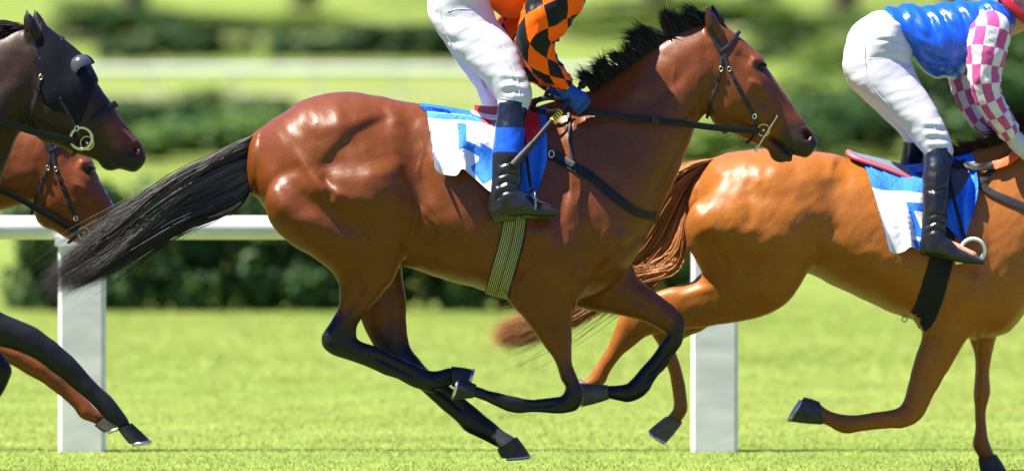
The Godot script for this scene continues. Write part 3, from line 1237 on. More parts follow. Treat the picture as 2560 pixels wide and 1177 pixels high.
var FAR_FORE := [[1560, 590, 1390, 710, .085, -.15], [1580, 660, 1450, 772, .075, -.145], [1600, 700, 1532, 786, .06, -.14], [1645, 735, 1607, 806, .05, -.135], [1694, 776, 1652, 828, .045, -.13, .3], [1716, 815, 1668, 840, .044, -.13, .8], [1710, 856, 1660, 852, .039, -.13, 1], [1682, 902, 1642, 880, .029, -.128, 1], [1642, 952, 1606, 924, .028, -.126, 1], [1613, 992, 1574, 958, .034, -.125, 1], [1575, 1010, 1555, 964, .034, -.125, 1], [1528, 1002, 1525, 968, .026, -.124, .8]]

func muscles(S: Sculpt, from: Vector2, to: Vector2, size := 1.0):
	var lines := [
		# large forms: thigh, hamstrings, croup, flank, ribs, shoulder blade, upper arm, breast
		[[[930, 400], [950, 470], [930, 540]], -.026, .085, .085],
		[[[664, 380], [676, 460], [735, 540], [830, 612]], -.020, .05, .055],
		[[[760, 300], [820, 310], [880, 290]], -.014, .06, .06],
		[[[700, 440], [770, 500], [860, 545], [960, 590]], .024, .045, .045],
		[[[720, 590], [800, 630], [880, 680]], -.010, .04, .04],
		[[[1015, 290], [1045, 400], [1062, 520]], .020, .05, .055],
		[[[1120, 480], [1160, 600], [1230, 690]], -.010, .10, .10],
		[[[1460, 270], [1480, 360], [1530, 470]], -.016, .055, .07],
		[[[1380, 330], [1400, 430], [1440, 520]], .012, .05, .05],
		[[[1340, 540], [1380, 610], [1390, 700]], -.024, .07, .075],
		[[[1450, 560], [1470, 620], [1450, 690]], .014, .035, .035],
		[[[1560, 560], [1550, 620], [1510, 680]], -.018, .05, .05],
		# edges between them
		[[[770, 470], [810, 428], [855, 375], [900, 335], [960, 306], [1010, 300]], .017, .032, .06],
		[[[741, 366], [774, 420], [815, 462], [895, 508]], -.014, .016, .026],
		[[[806, 430], [826, 465], [838, 505]], .016, .018, .018],
		[[[966, 250], [986, 280], [1000, 320]], -.008, .024, .024],
		[[[1040, 470], [1046, 530], [1026, 610]], .012, .018, .014],
		[[[850, 640], [898, 690], [905, 765]], .008, .016, .016],
		[[[1298, 540], [1284, 630], [1290, 725]], .020, .026, .020],
		[[[1640, 545], [1560, 620], [1470, 695]], .020, .020, .026],
		[[[1764, 230], [1715, 330], [1660, 430], [1600, 540]], .013, .018, .020],
		[[[1750, 130], [1690, 200], [1620, 260], [1540, 330]], .010, .03, .045],
		[[[1620, 190], [1570, 250], [1500, 330]], -.010, .04, .04],
		[[[1090, 300], [1064, 400], [1076, 520]], .008, .03, .03],
		# veins
		[[[1070, 560], [1120, 620], [1180, 650], [1240, 690]], -.004, .006, .006],
		[[[870, 600], [905, 640], [930, 700]], -.004, .006, .006],
		[[[960, 560], [975, 620], [962, 690]], -.0035, .006, .006],
		[[[1440, 560], [1425, 620], [1440, 680], [1420, 740]], -.004, .006, .006],
		[[[1520, 560], [1500, 600], [1510, 650]], -.0035, .006, .006],
		[[[1880, 220], [1900, 250], [1905, 290]], -.003, .005, .005],
		[[[1845, 240], [1850, 280], [1862, 310]], -.003, .005, .005],
		[[[1050, 330], [1060, 380], [1045, 430], [1060, 480]], -.004, .007, .007],
		[[[1690, 150], [1680, 210], [1700, 260]], -.003, .006, .006],
		# folds of skin at the flank and elbow
		[[[1040, 500], [1070, 520], [1100, 560]], .005, .008, .008],
		[[[1046, 530], [1080, 560], [1105, 600]], .005, .008, .008],
		[[[1290, 700], [1310, 670], [1340, 655]], .005, .009, .009],
		# tendons and bones of the legs
		[[[918, 880], [980, 910], [1045, 942]], .014, .009, .007],
		[[[1066, 955], [1120, 998], [1165, 1040]], .014, .008, .008],
		[[[1398, 1006], [1345, 1011], [1298, 1008]], .014, .008, .007],
		[[[1688, 872], [1645, 930], [1604, 968]], .014, .008, .008],
		[[[930, 690], [890, 740], [862, 800]], .009, .014, .014],
		[[[1370, 770], [1396, 840], [1416, 930]], .009, .013, .013],
		[[[1560, 735], [1620, 770], [1670, 810]], .009, .013, .013],
		[[[960, 700], [972, 770], [972, 850]], .008, .013, .013],
		[[[842, 800], [822, 838], [832, 866]], -.005, .012, .012],
	]
	for l in lines:
		var pts := []
		for p in l[0]:
			var v := (Vector2(p[0], p[1]) - from) * size + to
			pts.append([v.x, v.y])
		S.mark(pts, l[1], l[2], l[3])
	# short ripples of skin over the ribs and flank
	S.noise(7.0, .004, 1.0, 1.0, 0.0, 7)
	S.noise(24.0, .0010, 1.0, 0.45, 0.5, 8)

func coat(S: Sculpt, base: Color, points: Color, patches: Array, speck := 0.12) -> Callable:
	var fn := FastNoiseLite.new()
	fn.seed = 5
	fn.frequency = 7.0
	fn.fractal_octaves = 4
	var fs := FastNoiseLite.new()
	fs.seed = 15
	fs.frequency = 55.0
	fs.fractal_octaves = 2
	var sc := scl(S.zm)
	var list := []
	for p in patches:
		list.append([(p[0] - 1280.0) / sc, CAM_Y - (p[1] - HORIZON) / sc, p[2] / sc, p[3], p[4], p[5] if p.size() > 5 else 0.0])
	return func(p: Vector3, tone: float) -> Color:
		var n := fn.get_noise_3d(p.x, p.y, p.z)
		var c := base * (1.0 + speck * n)
		var n2 := fs.get_noise_3d(p.x, p.y * 0.5, p.z)
		for q in list:
			var dx: float = p.x - q[0]
			var dy: float = p.y - q[1]
			var d: float = sqrt(dx * dx + dy * dy) / float(q[2]) + (n * 0.45 if q[5] == 0.0 else n2 * q[5])
			if d < 1.0 and q[4] <= 1.0:
				c = c.lerp(q[3], q[4] * smoothstep(1.0, 0.35 if q[5] == 0.0 else 0.8, d))
		c = c.lerp(points, smoothstep(0.12, 0.95, tone + n * 0.25 * float(tone > 0.05)))
		for q in list:
			if q[4] > 1.0:
				var d: float = Vector2(p.x - q[0], p.y - q[1]).length() / float(q[2]) + n2 * 0.3
				c = c.lerp(q[3], 0.9 * smoothstep(1.0, 0.75, d))
		return c

func hoof(parent: Node3D, S: Sculpt, ca: Array, cb: Array, toe: Array, heel: Array, zc: float, w: float, col: Color, shod := true):
	var z := S.zm + zc
	var a := at(ca[0], ca[1], S.zm) + Vector3(0, 0, zc)
	var b := at(cb[0], cb[1], S.zm) + Vector3(0, 0, zc)
	var t := at(toe[0], toe[1], S.zm) + Vector3(0, 0, zc)
	var hl := at(heel[0], heel[1], S.zm) + Vector3(0, 0, zc)
	var B := Build.new()
	var n := 18
	var rings := 5
	for r in rings + 1:
		var k := float(r) / rings
		var f0 := a.lerp(t, k)
		var r0 := b.lerp(hl, k)
		var mid := (f0 + r0) * 0.5
		var hx := (f0 - r0) * 0.5
		var bul := 1.0 + 0.05 * sin(k * PI)
		for s in n:
			var q := TAU * s / n
			var dir := hx * cos(q) * bul + Vector3(0, 0, w * lerpf(0.72, 1.0, k) * sin(q) * bul)
			var g := lerpf(0.8, 1.1, fmod(r * 0.37 + sin(s * 2.3) * 0.2 + 1.0, 1.0))
			B.vert(mid + dir, dir.normalized(), Vector2.ZERO, col * g)
	for r in rings:
		for s in n:
			B.quad(r * n + s, r * n + (s + 1) % n, (r + 1) * n + (s + 1) % n, (r + 1) * n + s)
	var down := ((t + hl) * 0.5 - (a + b) * 0.5).normalized()
	var o := B.vert((t + hl) * 0.5 - down * 0.006, down, Vector2.ZERO, col * 0.6)
	var ring := []
	for s in n:
		ring.append(B.vert(B.v[rings * n + s], down, Vector2.ZERO, col * 0.6))
	for s in n:
		B.tri(o, ring[s], ring[(s + 1) % n])
	var hm := part("hoof", B.mesh(), hoof_mat, parent)
	if shod:
		var C := Build.new()
		var pts := []
		var mid := (t + hl) * 0.5
		var hx := (t - hl) * 0.5
		for s in 15:
			var q := -2.35 + 4.7 * s / 14.0
			pts.append(mid + hx * cos(q) * 0.93 + Vector3(0, 0, w * sin(q) * 0.93) + down * 0.004)
		C.tube(pts, [0.0075], 6)
		part("horseshoe", C.mesh(), steel_mat, hm)

var hoof_mat: StandardMaterial3D
var steel_mat: StandardMaterial3D
var brass_mat: StandardMaterial3D
var hair_black: StandardMaterial3D
var hair_red: StandardMaterial3D

func strands(list: Array) -> ArrayMesh:
	# list of [Array of points, width, colour]
	var B := Build.new()
	for s in list:
		var pts: Array = s[0]
		var m := pts.size()
		var base := B.v.size()
		var up := Vector3(0, 0.3, 1).normalized()
		for i in m:
			var t: Vector3 = (pts[mini(i + 1, m - 1)] - pts[maxi(i - 1, 0)]).normalized()
			var a := t.cross(up).normalized()
			var b := a.cross(t).normalized()
			var k := float(i) / (m - 1)
			var r: float = s[1] * (0.75 + 0.5 * sin(k * PI)) * (1.0 - smoothstep(0.55, 1.0, k) * 0.92)
			for e in 3:
				var q := TAU * e / 3.0 + 0.5
				var d := a * cos(q) + b * sin(q)
				B.v.append(pts[i] + d * r)
				B.n.append(d)
				B.uv.append(Vector2(k, 0))
				B.c.append(s[2])
		for i in m - 1:
			for e in 3:
				var p := base + i * 3 + e
				var q := base + i * 3 + (e + 1) % 3
				B.quad(p, q, q + 3, p + 3)
	return B.mesh()

static func bez(a: Vector3, b: Vector3, c: Vector3, d: Vector3, n: int) -> Array:
	var out := []
	for i in n:
		out.append(a.bezier_interpolate(b, c, d, float(i) / (n - 1)))
	return out

func mane(S: Sculpt, crest: Array, count: int, length: float, dir: Vector2, spread: float, cols: Array, sd: int, clump := 26, width := 0.0022) -> ArrayMesh:
	# hair standing off the crest in blown clumps; crest in pixels
	var rng := RandomNumberGenerator.new()
	rng.seed = sd
	var pts := []
	for p in crest:
		pts.append(at(p[0], p[1], S.zm))
	pts = curve(pts, 8)
	var list := []
	for c in clump:
		var ck := (c + rng.randf_range(0.1, 0.9)) / clump
		var cl := length * rng.randf_range(0.4, 1.15)
		var cd := dir.rotated(rng.randf_range(-spread, spread))
		var lean := rng.randf_range(-0.5, 0.6)
		for i in count / clump:
			var k := clampf(ck + rng.randfn() * 0.013, 0.0, 0.999)
			var q := k * (pts.size() - 1)
			var p: Vector3 = pts[int(q)].lerp(pts[mini(int(q) + 1, pts.size() - 1)], q - int(q)) + Vector3(0, -0.012, rng.randf_range(-0.022, 0.022))
			var l := cl * rng.randf_range(0.6, 1.1)
			var d := Vector3(cd.x, cd.y, lean * 0.35) * l + Vector3(rng.randfn(), rng.randfn(), rng.randfn()) * l * 0.10
			var up := Vector3(-cd.y * 0.2, 1.0, lean * 0.3).normalized()
			var sag := rng.randf_range(-0.25, 0.05) * l
			list.append([bez(p, p + up * l * 0.3, p + d * 0.65 + up * l * 0.12, p + d + Vector3(-absf(sag) * 0.5, sag, 0), 6), width * rng.randf_range(0.6, 1.3), (cols[0] as Color).lerp(cols[1], rng.randf() * rng.randf())])
	return strands(list)

func flow(S: Sculpt, guides: Array, count: int, cols: Array, sd: int, width := 0.0026, loose := 0.06, short := 0.58) -> ArrayMesh:
	# guides: lines of pixels + z, in order across the root; strands run between neighbours
	var rng := RandomNumberGenerator.new()
	rng.seed = sd
	var gs := []
	for g in guides:
		var pts := []
		for p in g:
			pts.append(at(p[0], p[1], S.zm) + Vector3(0, 0, p[2] if p.size() > 2 else 0.0))
		var c := curve(pts, 12)
		var even := []
		for i in 16:
			var q := float(i) / 15.0 * (c.size() - 1)
			even.append(c[int(q)].lerp(c[mini(int(q) + 1, c.size() - 1)], q - int(q)))
		gs.append(even)
	var list := []
	var locks := []
	for i in 60:
		locks.append([rng.randf() * (gs.size() - 1), rng.randf_range(-1, 1), rng.randf_range(short, 1.08), rng.randfn(), rng.randfn()])
	for i in count:
		var lk = locks[rng.randi() % 60]
		var g: float = clampf(lk[0] + rng.randfn() * 0.10, 0.0, gs.size() - 1.001)
		var zz: float = clampf(lk[1] + rng.randfn() * 0.18, -1.0, 1.0)
		var end: float = clampf(lk[2] * rng.randf_range(0.88, 1.0), 0.3, 1.0)
		var wild := rng.randf() < loose
		var pts := []
		var w1 := Vector3(rng.randfn(), rng.randfn(), rng.randfn()) * (0.028 if wild else 0.011)
		for s in 12:
			var k := float(s) / 11.0 * end
			var q := k * 15.0
			var a: Vector3 = gs[int(g)][int(q)].lerp(gs[int(g)][mini(int(q) + 1, 15)], q - int(q))
			var b: Vector3 = gs[int(g) + 1][int(q)].lerp(gs[int(g) + 1][mini(int(q) + 1, 15)], q - int(q))
			var fan := 0.028 + 0.05 * sin(minf(k * 1.25, 1.0) * PI)
			var p := a.lerp(b, g - int(g)) + Vector3(0, 0, zz * fan) + w1 * k * (1.0 + k) + Vector3(0, lk[3] * 0.014 * k * sin(k * 11.0 + lk[4] * 3.0), lk[4] * 0.014 * sin(k * 8.0 + lk[3]))
			pts.append(p)
		list.append([pts, width * rng.randf_range(0.55, 1.35), (cols[0] as Color).lerp(cols[1], clampf(rng.randf() * 0.6 + 0.4 * float(lk[3] > 0.4), 0.0, 1.0))])
	return strands(list)

func eye(parent: Node3D, S: Sculpt, px: float, py: float, r := 0.022):
	var p := at(px, py, S.zm)
	var z := S.near_z(p.x, p.y)
	for sg in [1.0, -1.0]:
		var b := SphereMesh.new()
		b.radius = r
		b.height = r * 2.0
		b.radial_segments = 20
		b.rings = 12
		var o := part("eye", b, eye_mat, parent)
		o.global_position = Vector3(p.x, p.y, S.zm + sg * (z - S.zm - r * 0.62))
		# upper lid
		var B := Build.new()
		var pts := []
		for i in 9:
			var q := -0.25 + PI * 1.05 * i / 8.0
			pts.append(Vector3(p.x + cos(q) * r * 1.12, p.y + sin(q) * r * 0.72 + 0.002, S.zm + sg * (z - S.zm + r * 0.12 - 0.006 * absf(cos(q)))))
		B.tube(pts, [0.002, 0.0045, 0.005, 0.0045, 0.002], 6, Color(0.03, 0.018, 0.013))
		part("eyelid", B.mesh(), lid_mat, parent)

var eye_mat: StandardMaterial3D
var lid_mat: StandardMaterial3D

func horse_materials():
	hoof_mat = plain(Color.WHITE, 0.55, 0.4)
	hoof_mat.uv1_triplanar = true
	hoof_mat.uv1_scale = Vector3(9, 30, 9)
	hoof_mat.albedo_texture = noise_tex(0.05, 0.55, 1.0, 81, 128, 3)
	steel_mat = plain(lin(0.55, 0.55, 0.56), 0.3, 0.5, 1.0)
	brass_mat = plain(lin(0.70, 0.60, 0.32), 0.3, 0.5, 1.0)
	hair_black = plain(Color.WHITE, 0.42, 0.22)
	hair_red = plain(Color.WHITE, 0.45, 0.3)
	eye_mat = plain(lin(0.006, 0.004, 0.004), 0.2, 0.35)
	lid_mat = plain(Color.WHITE, 0.5, 0.4)

const BLACK := Color(0.013, 0.012, 0.013)
var bay: Sculpt
var chestnut: Sculpt
var dark_bay: Sculpt
var red_bay: Sculpt

func make_bay():
	var S := Sculpt.new(0.0075, 0.0, 0.04)
	bay = S
	S.loft(TORSO, .05, .03)
	S.loft(NECK, .03, .03, 5, .03)
	head_lofts(S, Vector2.ZERO, Vector2.ZERO, 1.0, 0.0)
	S.loft(NEAR_HIND, .04, .02, 5, .02)
	S.loft(FAR_HIND, .05, .02, 5, .05)
	S.loft(NEAR_FORE, .06, .02, 5, .05)
	S.loft(FAR_FORE, .06, .02, 5, .05)
	# dock of the tail
	S.loft([[680, 305, 660, 370, .05], [650, 326, 638, 372, .035], [610, 350, 600, 385, .026], [560, 378, 552, 402, .018]], .04, .02, 4, .03)
	muscles(S, Vector2.ZERO, Vector2.ZERO)
	S.prepare()
	var o := thing("horse", "bay racehorse with black legs and mane carrying the orange-clad rider", "horse", at(1150, 1220, 0.0))
	var patches := [
		# dark skin of muzzle, nostril and eye
		[1988, 352, 62, Color(0.035, 0.026, 0.024), .8], [1964, 372, 9, Color(0.30, 0.10, 0.09), .5],
		[2014, 339, 13, Color(0.13, 0.015, 0.015), .8], [1904, 168, 22, Color(0.02, 0.014, 0.012), .8],
		 [1262, 1096, 30, Color(0.40, 0.34, 0.29), 2.0],
	]
	part("body", S.mesh(coat(S, Color(0.165, 0.0455, 0.0080), BLACK, patches)), coat_material(0.47, 0.36), o)
	eye(o, S, 1900, 167)
	hoof(o, S, [1128, 914], [1130, 964], [1182, 922], [1164, 972], .082, .052, Color(0.045, 0.042, 0.04))
	hoof(o, S, [1292, 1096], [1243, 1127], [1326, 1144], [1254, 1150], -.12, .056, Color(0.10, 0.075, 0.055))
	hoof(o, S, [1184, 990], [1192, 957], [1136, 992], [1150, 940], .195, .054, Color(0.04, 0.037, 0.036))
	hoof(o, S, [1524, 1002], [1521, 966], [1460, 1020], [1438, 962], -.124, .055, Color(0.13, 0.12, 0.11))
	part("mane", mane(S, [[1478, 226], [1520, 203], [1560, 174], [1610, 134], [1660, 102], [1710, 75], [1768, 58]], 5200, .125, Vector2(-0.6, 0.8).normalized(), .5, [Color(0.012, 0.011, 0.012), Color(0.07, 0.06, 0.056)], 3, 40, .0014), hair_black, o)
	part("forelock", mane(S, [[1782, 54], [1800, 58], [1822, 70]], 240, .09, Vector2(-0.2, 0.35).normalized(), .5, [Color(0.012, 0.011, 0.012), Color(0.03, 0.025, 0.024)], 4, 8), hair_black, o)
	var g := [
		[[640, 336], [585, 362], [500, 414], [400, 478], [300, 548], [200, 625], [96, 722]],
		[[636, 360], [575, 385], [490, 436], [395, 500], [295, 570], [200, 645], [108, 726]],
		[[632, 395], [565, 422], [475, 470], [380, 532], [285, 598], [200, 662], [118, 732]],
		[[628, 440], [560, 468], [460, 516], [370, 568], [280, 628], [200, 682], [122, 742]],
		[[624, 478], [585, 525], [490, 556], [405, 592], [325, 634], [240, 680], [165, 716]],
	]
	part("tail", flow(S, g, 9500, [Color(0.012, 0.011, 0.013), Color(0.13, 0.115, 0.112)], 6, .0014, .07), hair_black, o)

func make_chestnut():
	var S := Sculpt.new(0.010, -0.8, 0.04)
	chestnut = S
	S.loft([[1748, 426, 1738, 560, .10], [1790, 396, 1788, 640, .20], [1850, 378, 1860, 690, .255], [1930, 371, 1945, 690, .28], [2010, 374, 2022, 684, .28], [2080, 384, 2092, 718, .27, 0, 0, -.1], [2150, 402, 2171, 752, .275, 0, 0, -.12], [2230, 415, 2250, 788, .283, 0, 0, -.14], [2310, 408, 2318, 812, .28, 0, 0, -.2], [2385, 392, 2390, 842, .265, 0, 0, -.3], [2440, 376, 2446, 846, .25, 0, 0, -.4]], .05, .03)
	var nf := Vector2(1425, 241)
	var nt := Vector2(2440, 376)
	var neck := moved(NECK, nf, nt, .95, 0.05)
	neck[0] = [2440, 376, 2446, 846, .25, 0, 0, -.4]
	neck[1] = [2484, 362, 2520, 832, .235, 0, 0, -.4]
	S.loft(neck, .03, .03, 5, .03)
	head_lofts(S, nf, nt, .95, 0.05, false)
	S.loft([[1975, 462, 1800, 444, .03, .15], [2012, 515, 1740, 502, .08, .20], [2032, 575, 1712, 557, .12, .192], [2036, 630, 1716, 605, .122, .18], [2010, 692, 1733, 640, .108, .16], [1968, 752, 1752, 680, .09, .15], [1905, 788, 1742, 700, .072, .142], [1820, 806, 1712, 712, .058, .135], [1735, 818, 1668, 718, .05, .13], [1680, 826, 1618, 735, .047, .128, .2], [1640, 832, 1565, 762, .047, .126, .3], [1618, 838, 1544, 798, .045, .125, .3], [1590, 858, 1533, 830, .036, .124, .3], [1550, 890, 1514, 872, .03, .122, .3], [1524, 930, 1490, 912, .032, .12, .3], [1510, 958, 1470, 940, .037, .12, .35], [1482, 975, 1455, 948, .03, .12, .4]], .04, .02, 5, .03)
	S.loft([[1960, 640, 1800, 620, .10, -.15], [1860, 760, 1760, 680, .08, -.145], [1770, 822, 1690, 740, .06, -.135], [1712, 850, 1640, 780, .05, -.13, .2], [1690, 870, 1628, 828, .045, -.13, .3], [1700, 905, 1652, 872, .036, -.128, .3], [1713, 950, 1676, 940, .03, -.126, .3], [1720, 1000, 1686, 1000, .033, -.125, .3], [1722, 1030, 1684, 1028, .036, -.125, .35], [1706, 1058, 1670, 1048, .03, -.125, .35]], .05, .02, 5, .05)
	S.loft([[2480, 700, 2290, 700, .085, .15], [2440, 800, 2285, 790, .08, .148], [2412, 848, 2302, 830, .068, .142], [2378, 906, 2284, 890, .056, .138], [2345, 962, 2270, 948, .047, .135], [2322, 1005, 2262, 985, .045, .133, .1], [2300, 1044, 2250, 1010, .044, .132, .2], [2258, 1066, 2228, 1020, .04, .131, .2], [2200, 1068, 2190, 1026, .032, .13, .2], [2145, 1075, 2135, 1034, .033, .128, .2], [2108, 1080, 2100, 1032, .037, .127, .25], [2070, 1062, 2066, 1020, .031, .126, .3], [2052, 1054, 2048, 1006, .034, .126, .4]], .06, .02, 5, .05)
	S.loft([[2560, 720, 2400, 740, .085, -.15], [2522, 800, 2420, 800, .075, -.148], [2500, 850, 2438, 850, .06, -.142], [2488, 900, 2446, 900, .05, -.14], [2483, 950, 2446, 950, .045, -.138], [2484, 985, 2442, 985, .044, -.136, .2], [2474, 1030, 2446, 1030, .03, -.134, .3], [2476, 1080, 2446, 1080, .03, -.132, .3], [2482, 1115, 2440, 1118, .036, -.13, .3], [2494, 1142, 2456, 1148, .031, -.13, .4]], .06, .02, 5, .05)
	S.loft([[1820, 385, 1790, 440, .05], [1785, 398, 1760, 436, .035], [1745, 410, 1735, 440, .026]], .04, .02, 4, .03)
	for l in [
		[[[1960, 480], [1980, 560], [1950, 640]], -.022, .085, .085],
		[[[1752, 480], [1748, 540], [1770, 600]], -.018, .045, .05],
		[[[1840, 440], [1900, 430], [1980, 410]], -.014, .06, .06],
		[[[1790, 600], [1850, 640], [1900, 680]], .016, .05, .05],
		[[[2060, 430], [2080, 520], [2080, 620]], .022, .05, .055],
		[[[2150, 620], [2210, 700], [2280, 770]], -.010, .10, .10],
		[[[2360, 640], [2400, 710], [2400, 790]], -.022, .07, .075],
		[[[1790, 420], [1765, 480], [1745, 540]], .018, .020, .024],
		[[[1872, 470], [1868, 520], [1872, 580]], .010, .02, .03],
		[[[1870, 400], [1874, 440], [1872, 480]], .008, .014, .02],
		[[[1760, 570], [1790, 640], [1830, 690]], .012, .02, .02],
		[[[1764, 590], [1786, 645], [1812, 690]], -.010, .014, .014],
		[[[1860, 500], [1900, 560], [1890, 620]], .010, .03, .04],
		[[[2000, 450], [2030, 540], [2030, 640]], .016, .026, .026],
		[[[2080, 395], [2110, 430], [2120, 480]], .012, .03, .03],
		[[[2080, 400], [2070, 440]], -.008, .014, .014],
		[[[1900, 540], [1960, 520], [2030, 480]], .006, .03, .03],
		[[[1690, 745], [1740, 725], [1790, 715]], -.008, .014, .014],
		[[[1880, 720], [1890, 760], [1885, 790]], .006, .016, .016],
		[[[2030, 670], [2120, 640], [2210, 610]], -.006, .02, .02],
		[[[2330, 660], [2300, 720], [2310, 790]], .012, .024, .02],
		[[[2430, 640], [2470, 700], [2490, 770]], .008, .03, .03]]:
		S.mark(l[0], l[1] * 0.75, l[2] * 1.15, l[3] * 1.15)
	S.noise(7.0, .003, 1.0, 1.0, 0.0, 17)
	S.noise(24.0, .0014, 1.0, 0.4, -0.6, 18)
	S.prepare()
	var o := thing("horse", "golden chestnut racehorse carrying the rider in the blue vest", "horse", at(2150, 1192, -0.8))
	var patches := []
	part("body", S.mesh(coat(S, Color(0.34, 0.113, 0.018), Color(0.10, 0.035, 0.014), patches)), coat_material(0.50, 0.33), o)
	var hf := (Vector2(1900, 167) - nf).rotated(0.05) * .95 + nt
	eye(o, S, hf.x, hf.y)
	hoof(o, S, [1484, 980], [1452, 945], [1436, 1002], [1425, 948], .12, .055, Color(0.12, 0.09, 0.07))
	hoof(o, S, [1710, 1060], [1668, 1044], [1668, 1112], [1622, 1082], -.125, .055, Color(0.20, 0.17, 0.14))
	hoof(o, S, [2054, 1058], [2048, 1002], [1972, 1050], [2008, 990], .126, .055, Color(0.10, 0.09, 0.085))
	hoof(o, S, [2500, 1140], [2454, 1150], [2530, 1190], [2462, 1191], -.13, .056, Color(0.09, 0.07, 0.055))
	part("mane", mane(S, [[2390, 386], [2440, 374], [2500, 355], [2560, 318], [2620, 280], [2690, 235]], 1300, .11, Vector2(-0.8, 0.5).normalized(), .4, [Color(0.03, 0.014, 0.009), Color(0.10, 0.05, 0.028)], 13, 26), hair_red, o)
	var g := [
		[[1790, 396, 0], [1740, 405, 0], [1690, 428, 0], [1640, 480, -.02], [1580, 570, -.04], [1470, 680, -.04], [1340, 790, -.02], [1232, 820, 0]],
		[[1770, 410, 0], [1725, 430, 0], [1680, 470, 0], [1640, 530, -.02], [1590, 610, -.04], [1490, 710, -.04], [1350, 805, -.02], [1236, 838, 0]],
		[[1755, 425, 0], [1715, 470, 0], [1685, 530, 0], [1655, 590, -.02], [1610, 650, -.04], [1500, 740, -.04], [1360, 825, -.02], [1245, 852, 0]],
		[[1742, 445, 0], [1715, 510, 0], [1700, 570, 0], [1690, 620, 0], [1650, 665, -.02], [1560, 720, -.03], [1420, 800, -.02], [1270, 862, 0]],
		[[1738, 455, 0], [1718, 530, 0], [1712, 590, 0], [1706, 630, 0], [1690, 648, 0], [1670, 655, 0], [1640, 650, 0], [1610, 640, 0]],
	]
	part("tail", flow(S, g, 5200, [Color(0.20, 0.070, 0.024), Color(0.52, 0.24, 0.095)], 16, .0019, .05, .97), hair_red, o)

func make_dark_bay():
	var S := Sculpt.new(0.011, 0.8, 0.04)
	dark_bay = S
	var f := Vector2(2039, 341)
	var t := Vector2(359, 374)
	S.loft(moved(TORSO, f, t, 1.07), .05, .03)
	S.loft(moved(NECK, f, t, 1.07), .03, .03, 5, .03)
	head_lofts(S, f, t, 1.07, 0.0, false)
	S.loft(moved(NEAR_HIND, f, t, 1.07), .04, .02, 5, .03)
	S.loft(moved(FAR_HIND, f, t, 1.07), .05, .02, 5, .05)
	S.loft([[-150, 560, -400, 640, .085, .15], [-130, 680, -330, 760, .088, .15], [-60, 755, -160, 850, .075, .145, .3], [0, 776, -30, 860, .062, .14, .9], [72, 806, 40, 874, .055, .138, 1], [132, 842, 96, 898, .05, .135, 1], [178, 882, 138, 932, .044, .134, 1], [228, 938, 192, 972, .034, .132, 1], [270, 978, 236, 1010, .034, .13, 1], [304, 1020, 264, 1044, .039, .128, 1], [326, 1052, 298, 1064, .033, .128, 1]], .06, .02, 5, .05)
	S.loft([[-140, 600, -360, 700, .085, -.15, .2], [-90, 760, -230, 800, .07, -.145, .5], [-30, 850, -100, 880, .055, -.14, 1], [6, 900, -44, 915, .046, -.138, 1], [20, 935, -30, 950, .044, -.136, 1], [-5, 990, -55, 960, .035, -.134, 1], [-50, 1030, -85, 990, .034, -.13, 1], [-90, 1045, -100, 1000, .036, -.13, 1], [-135, 1030, -130, 995, .03, -.13, 1]], .06, .02, 5, .05)
	S.loft(moved([[680, 305, 660, 370, .05], [650, 326, 638, 372, .035], [610, 350, 600, 385, .026], [560, 378, 552, 402, .018]], f, t, 1.07), .04, .02, 4, .03)
	muscles(S, f, t, 1.07)
	S.prepare()
	var o := thing("horse", "near-black racehorse wearing a dark hood, its nose behind the bay's tail", "horse", at(-600, 1250, 0.8))
	var patches := [[300, 320, 58, Color(0.15, 0.045, 0.018), .9], [338, 372, 14, Color(0.22, 0.03, 0.03), .8]]
	part("body", S.mesh(coat(S, Color(0.034, 0.016, 0.010), BLACK, patches)), coat_material(0.55, 0.32), o)
	var q := (Vector2(1900, 167) - f) * 1.07 + t
	eye(o, S, q.x, q.y)
	hoof(o, S, [332, 1054], [296, 1068], [378, 1098], [326, 1106], .128, .056, Color(0.035, 0.033, 0.032))
	hoof(o, S, [-136, 1034], [-130, 990], [-190, 1030], [-175, 975], -.13, .055, Color(0.035, 0.033, 0.032))
	for hd in [[[1128, 914], [1130, 964], [1182, 922], [1164, 972], .082], [[1292, 1096], [1243, 1127], [1326, 1144], [1254, 1150], -.12]]:
		var e := []
		for i in 4:
			var v := (Vector2(hd[i][0], hd[i][1]) - f) * 1.07 + t
			e.append([v.x, v.y])
		hoof(o, S, e[0], e[1], e[2], e[3], hd[4], .056, Color(0.04, 0.037, 0.036))
	var cr := []
	for p in [[1478, 226], [1520, 203], [1560, 174], [1610, 134], [1660, 102], [1710, 75], [1768, 58]]:
		var v := (Vector2(p[0], p[1]) - f) * 1.07 + t
		cr.append([v.x, v.y])
	part("mane", mane(S, cr, 1400, .15, Vector2(-0.9, 0.35).normalized(), .35, [Color(0.011, 0.010, 0.011), Color(0.045, 0.04, 0.04)], 23, 30), hair_black, o)
	var g := []
	for line in [[[640, 336], [500, 414], [300, 548], [96, 722]], [[632, 395], [475, 480], [285, 608], [118, 732]], [[624, 470], [480, 562], [330, 645], [180, 712]]]:
		var l := []
		for p in line:
			var v := (Vector2(p[0], p[1]) - f) * 1.07 + t
			l.append([v.x, v.y, 0.0])
		g.append(l)
	part("tail", flow(S, g, 900, [Color(0.013, 0.012, 0.013), Color(0.06, 0.055, 0.055)], 26, .003, .05), hair_black, o)

const M_FROM := Vector2(1775, 60)
const M_TO := Vector2(108, 306)
const M_TURN := 0.11
const M_SIZE := 0.99

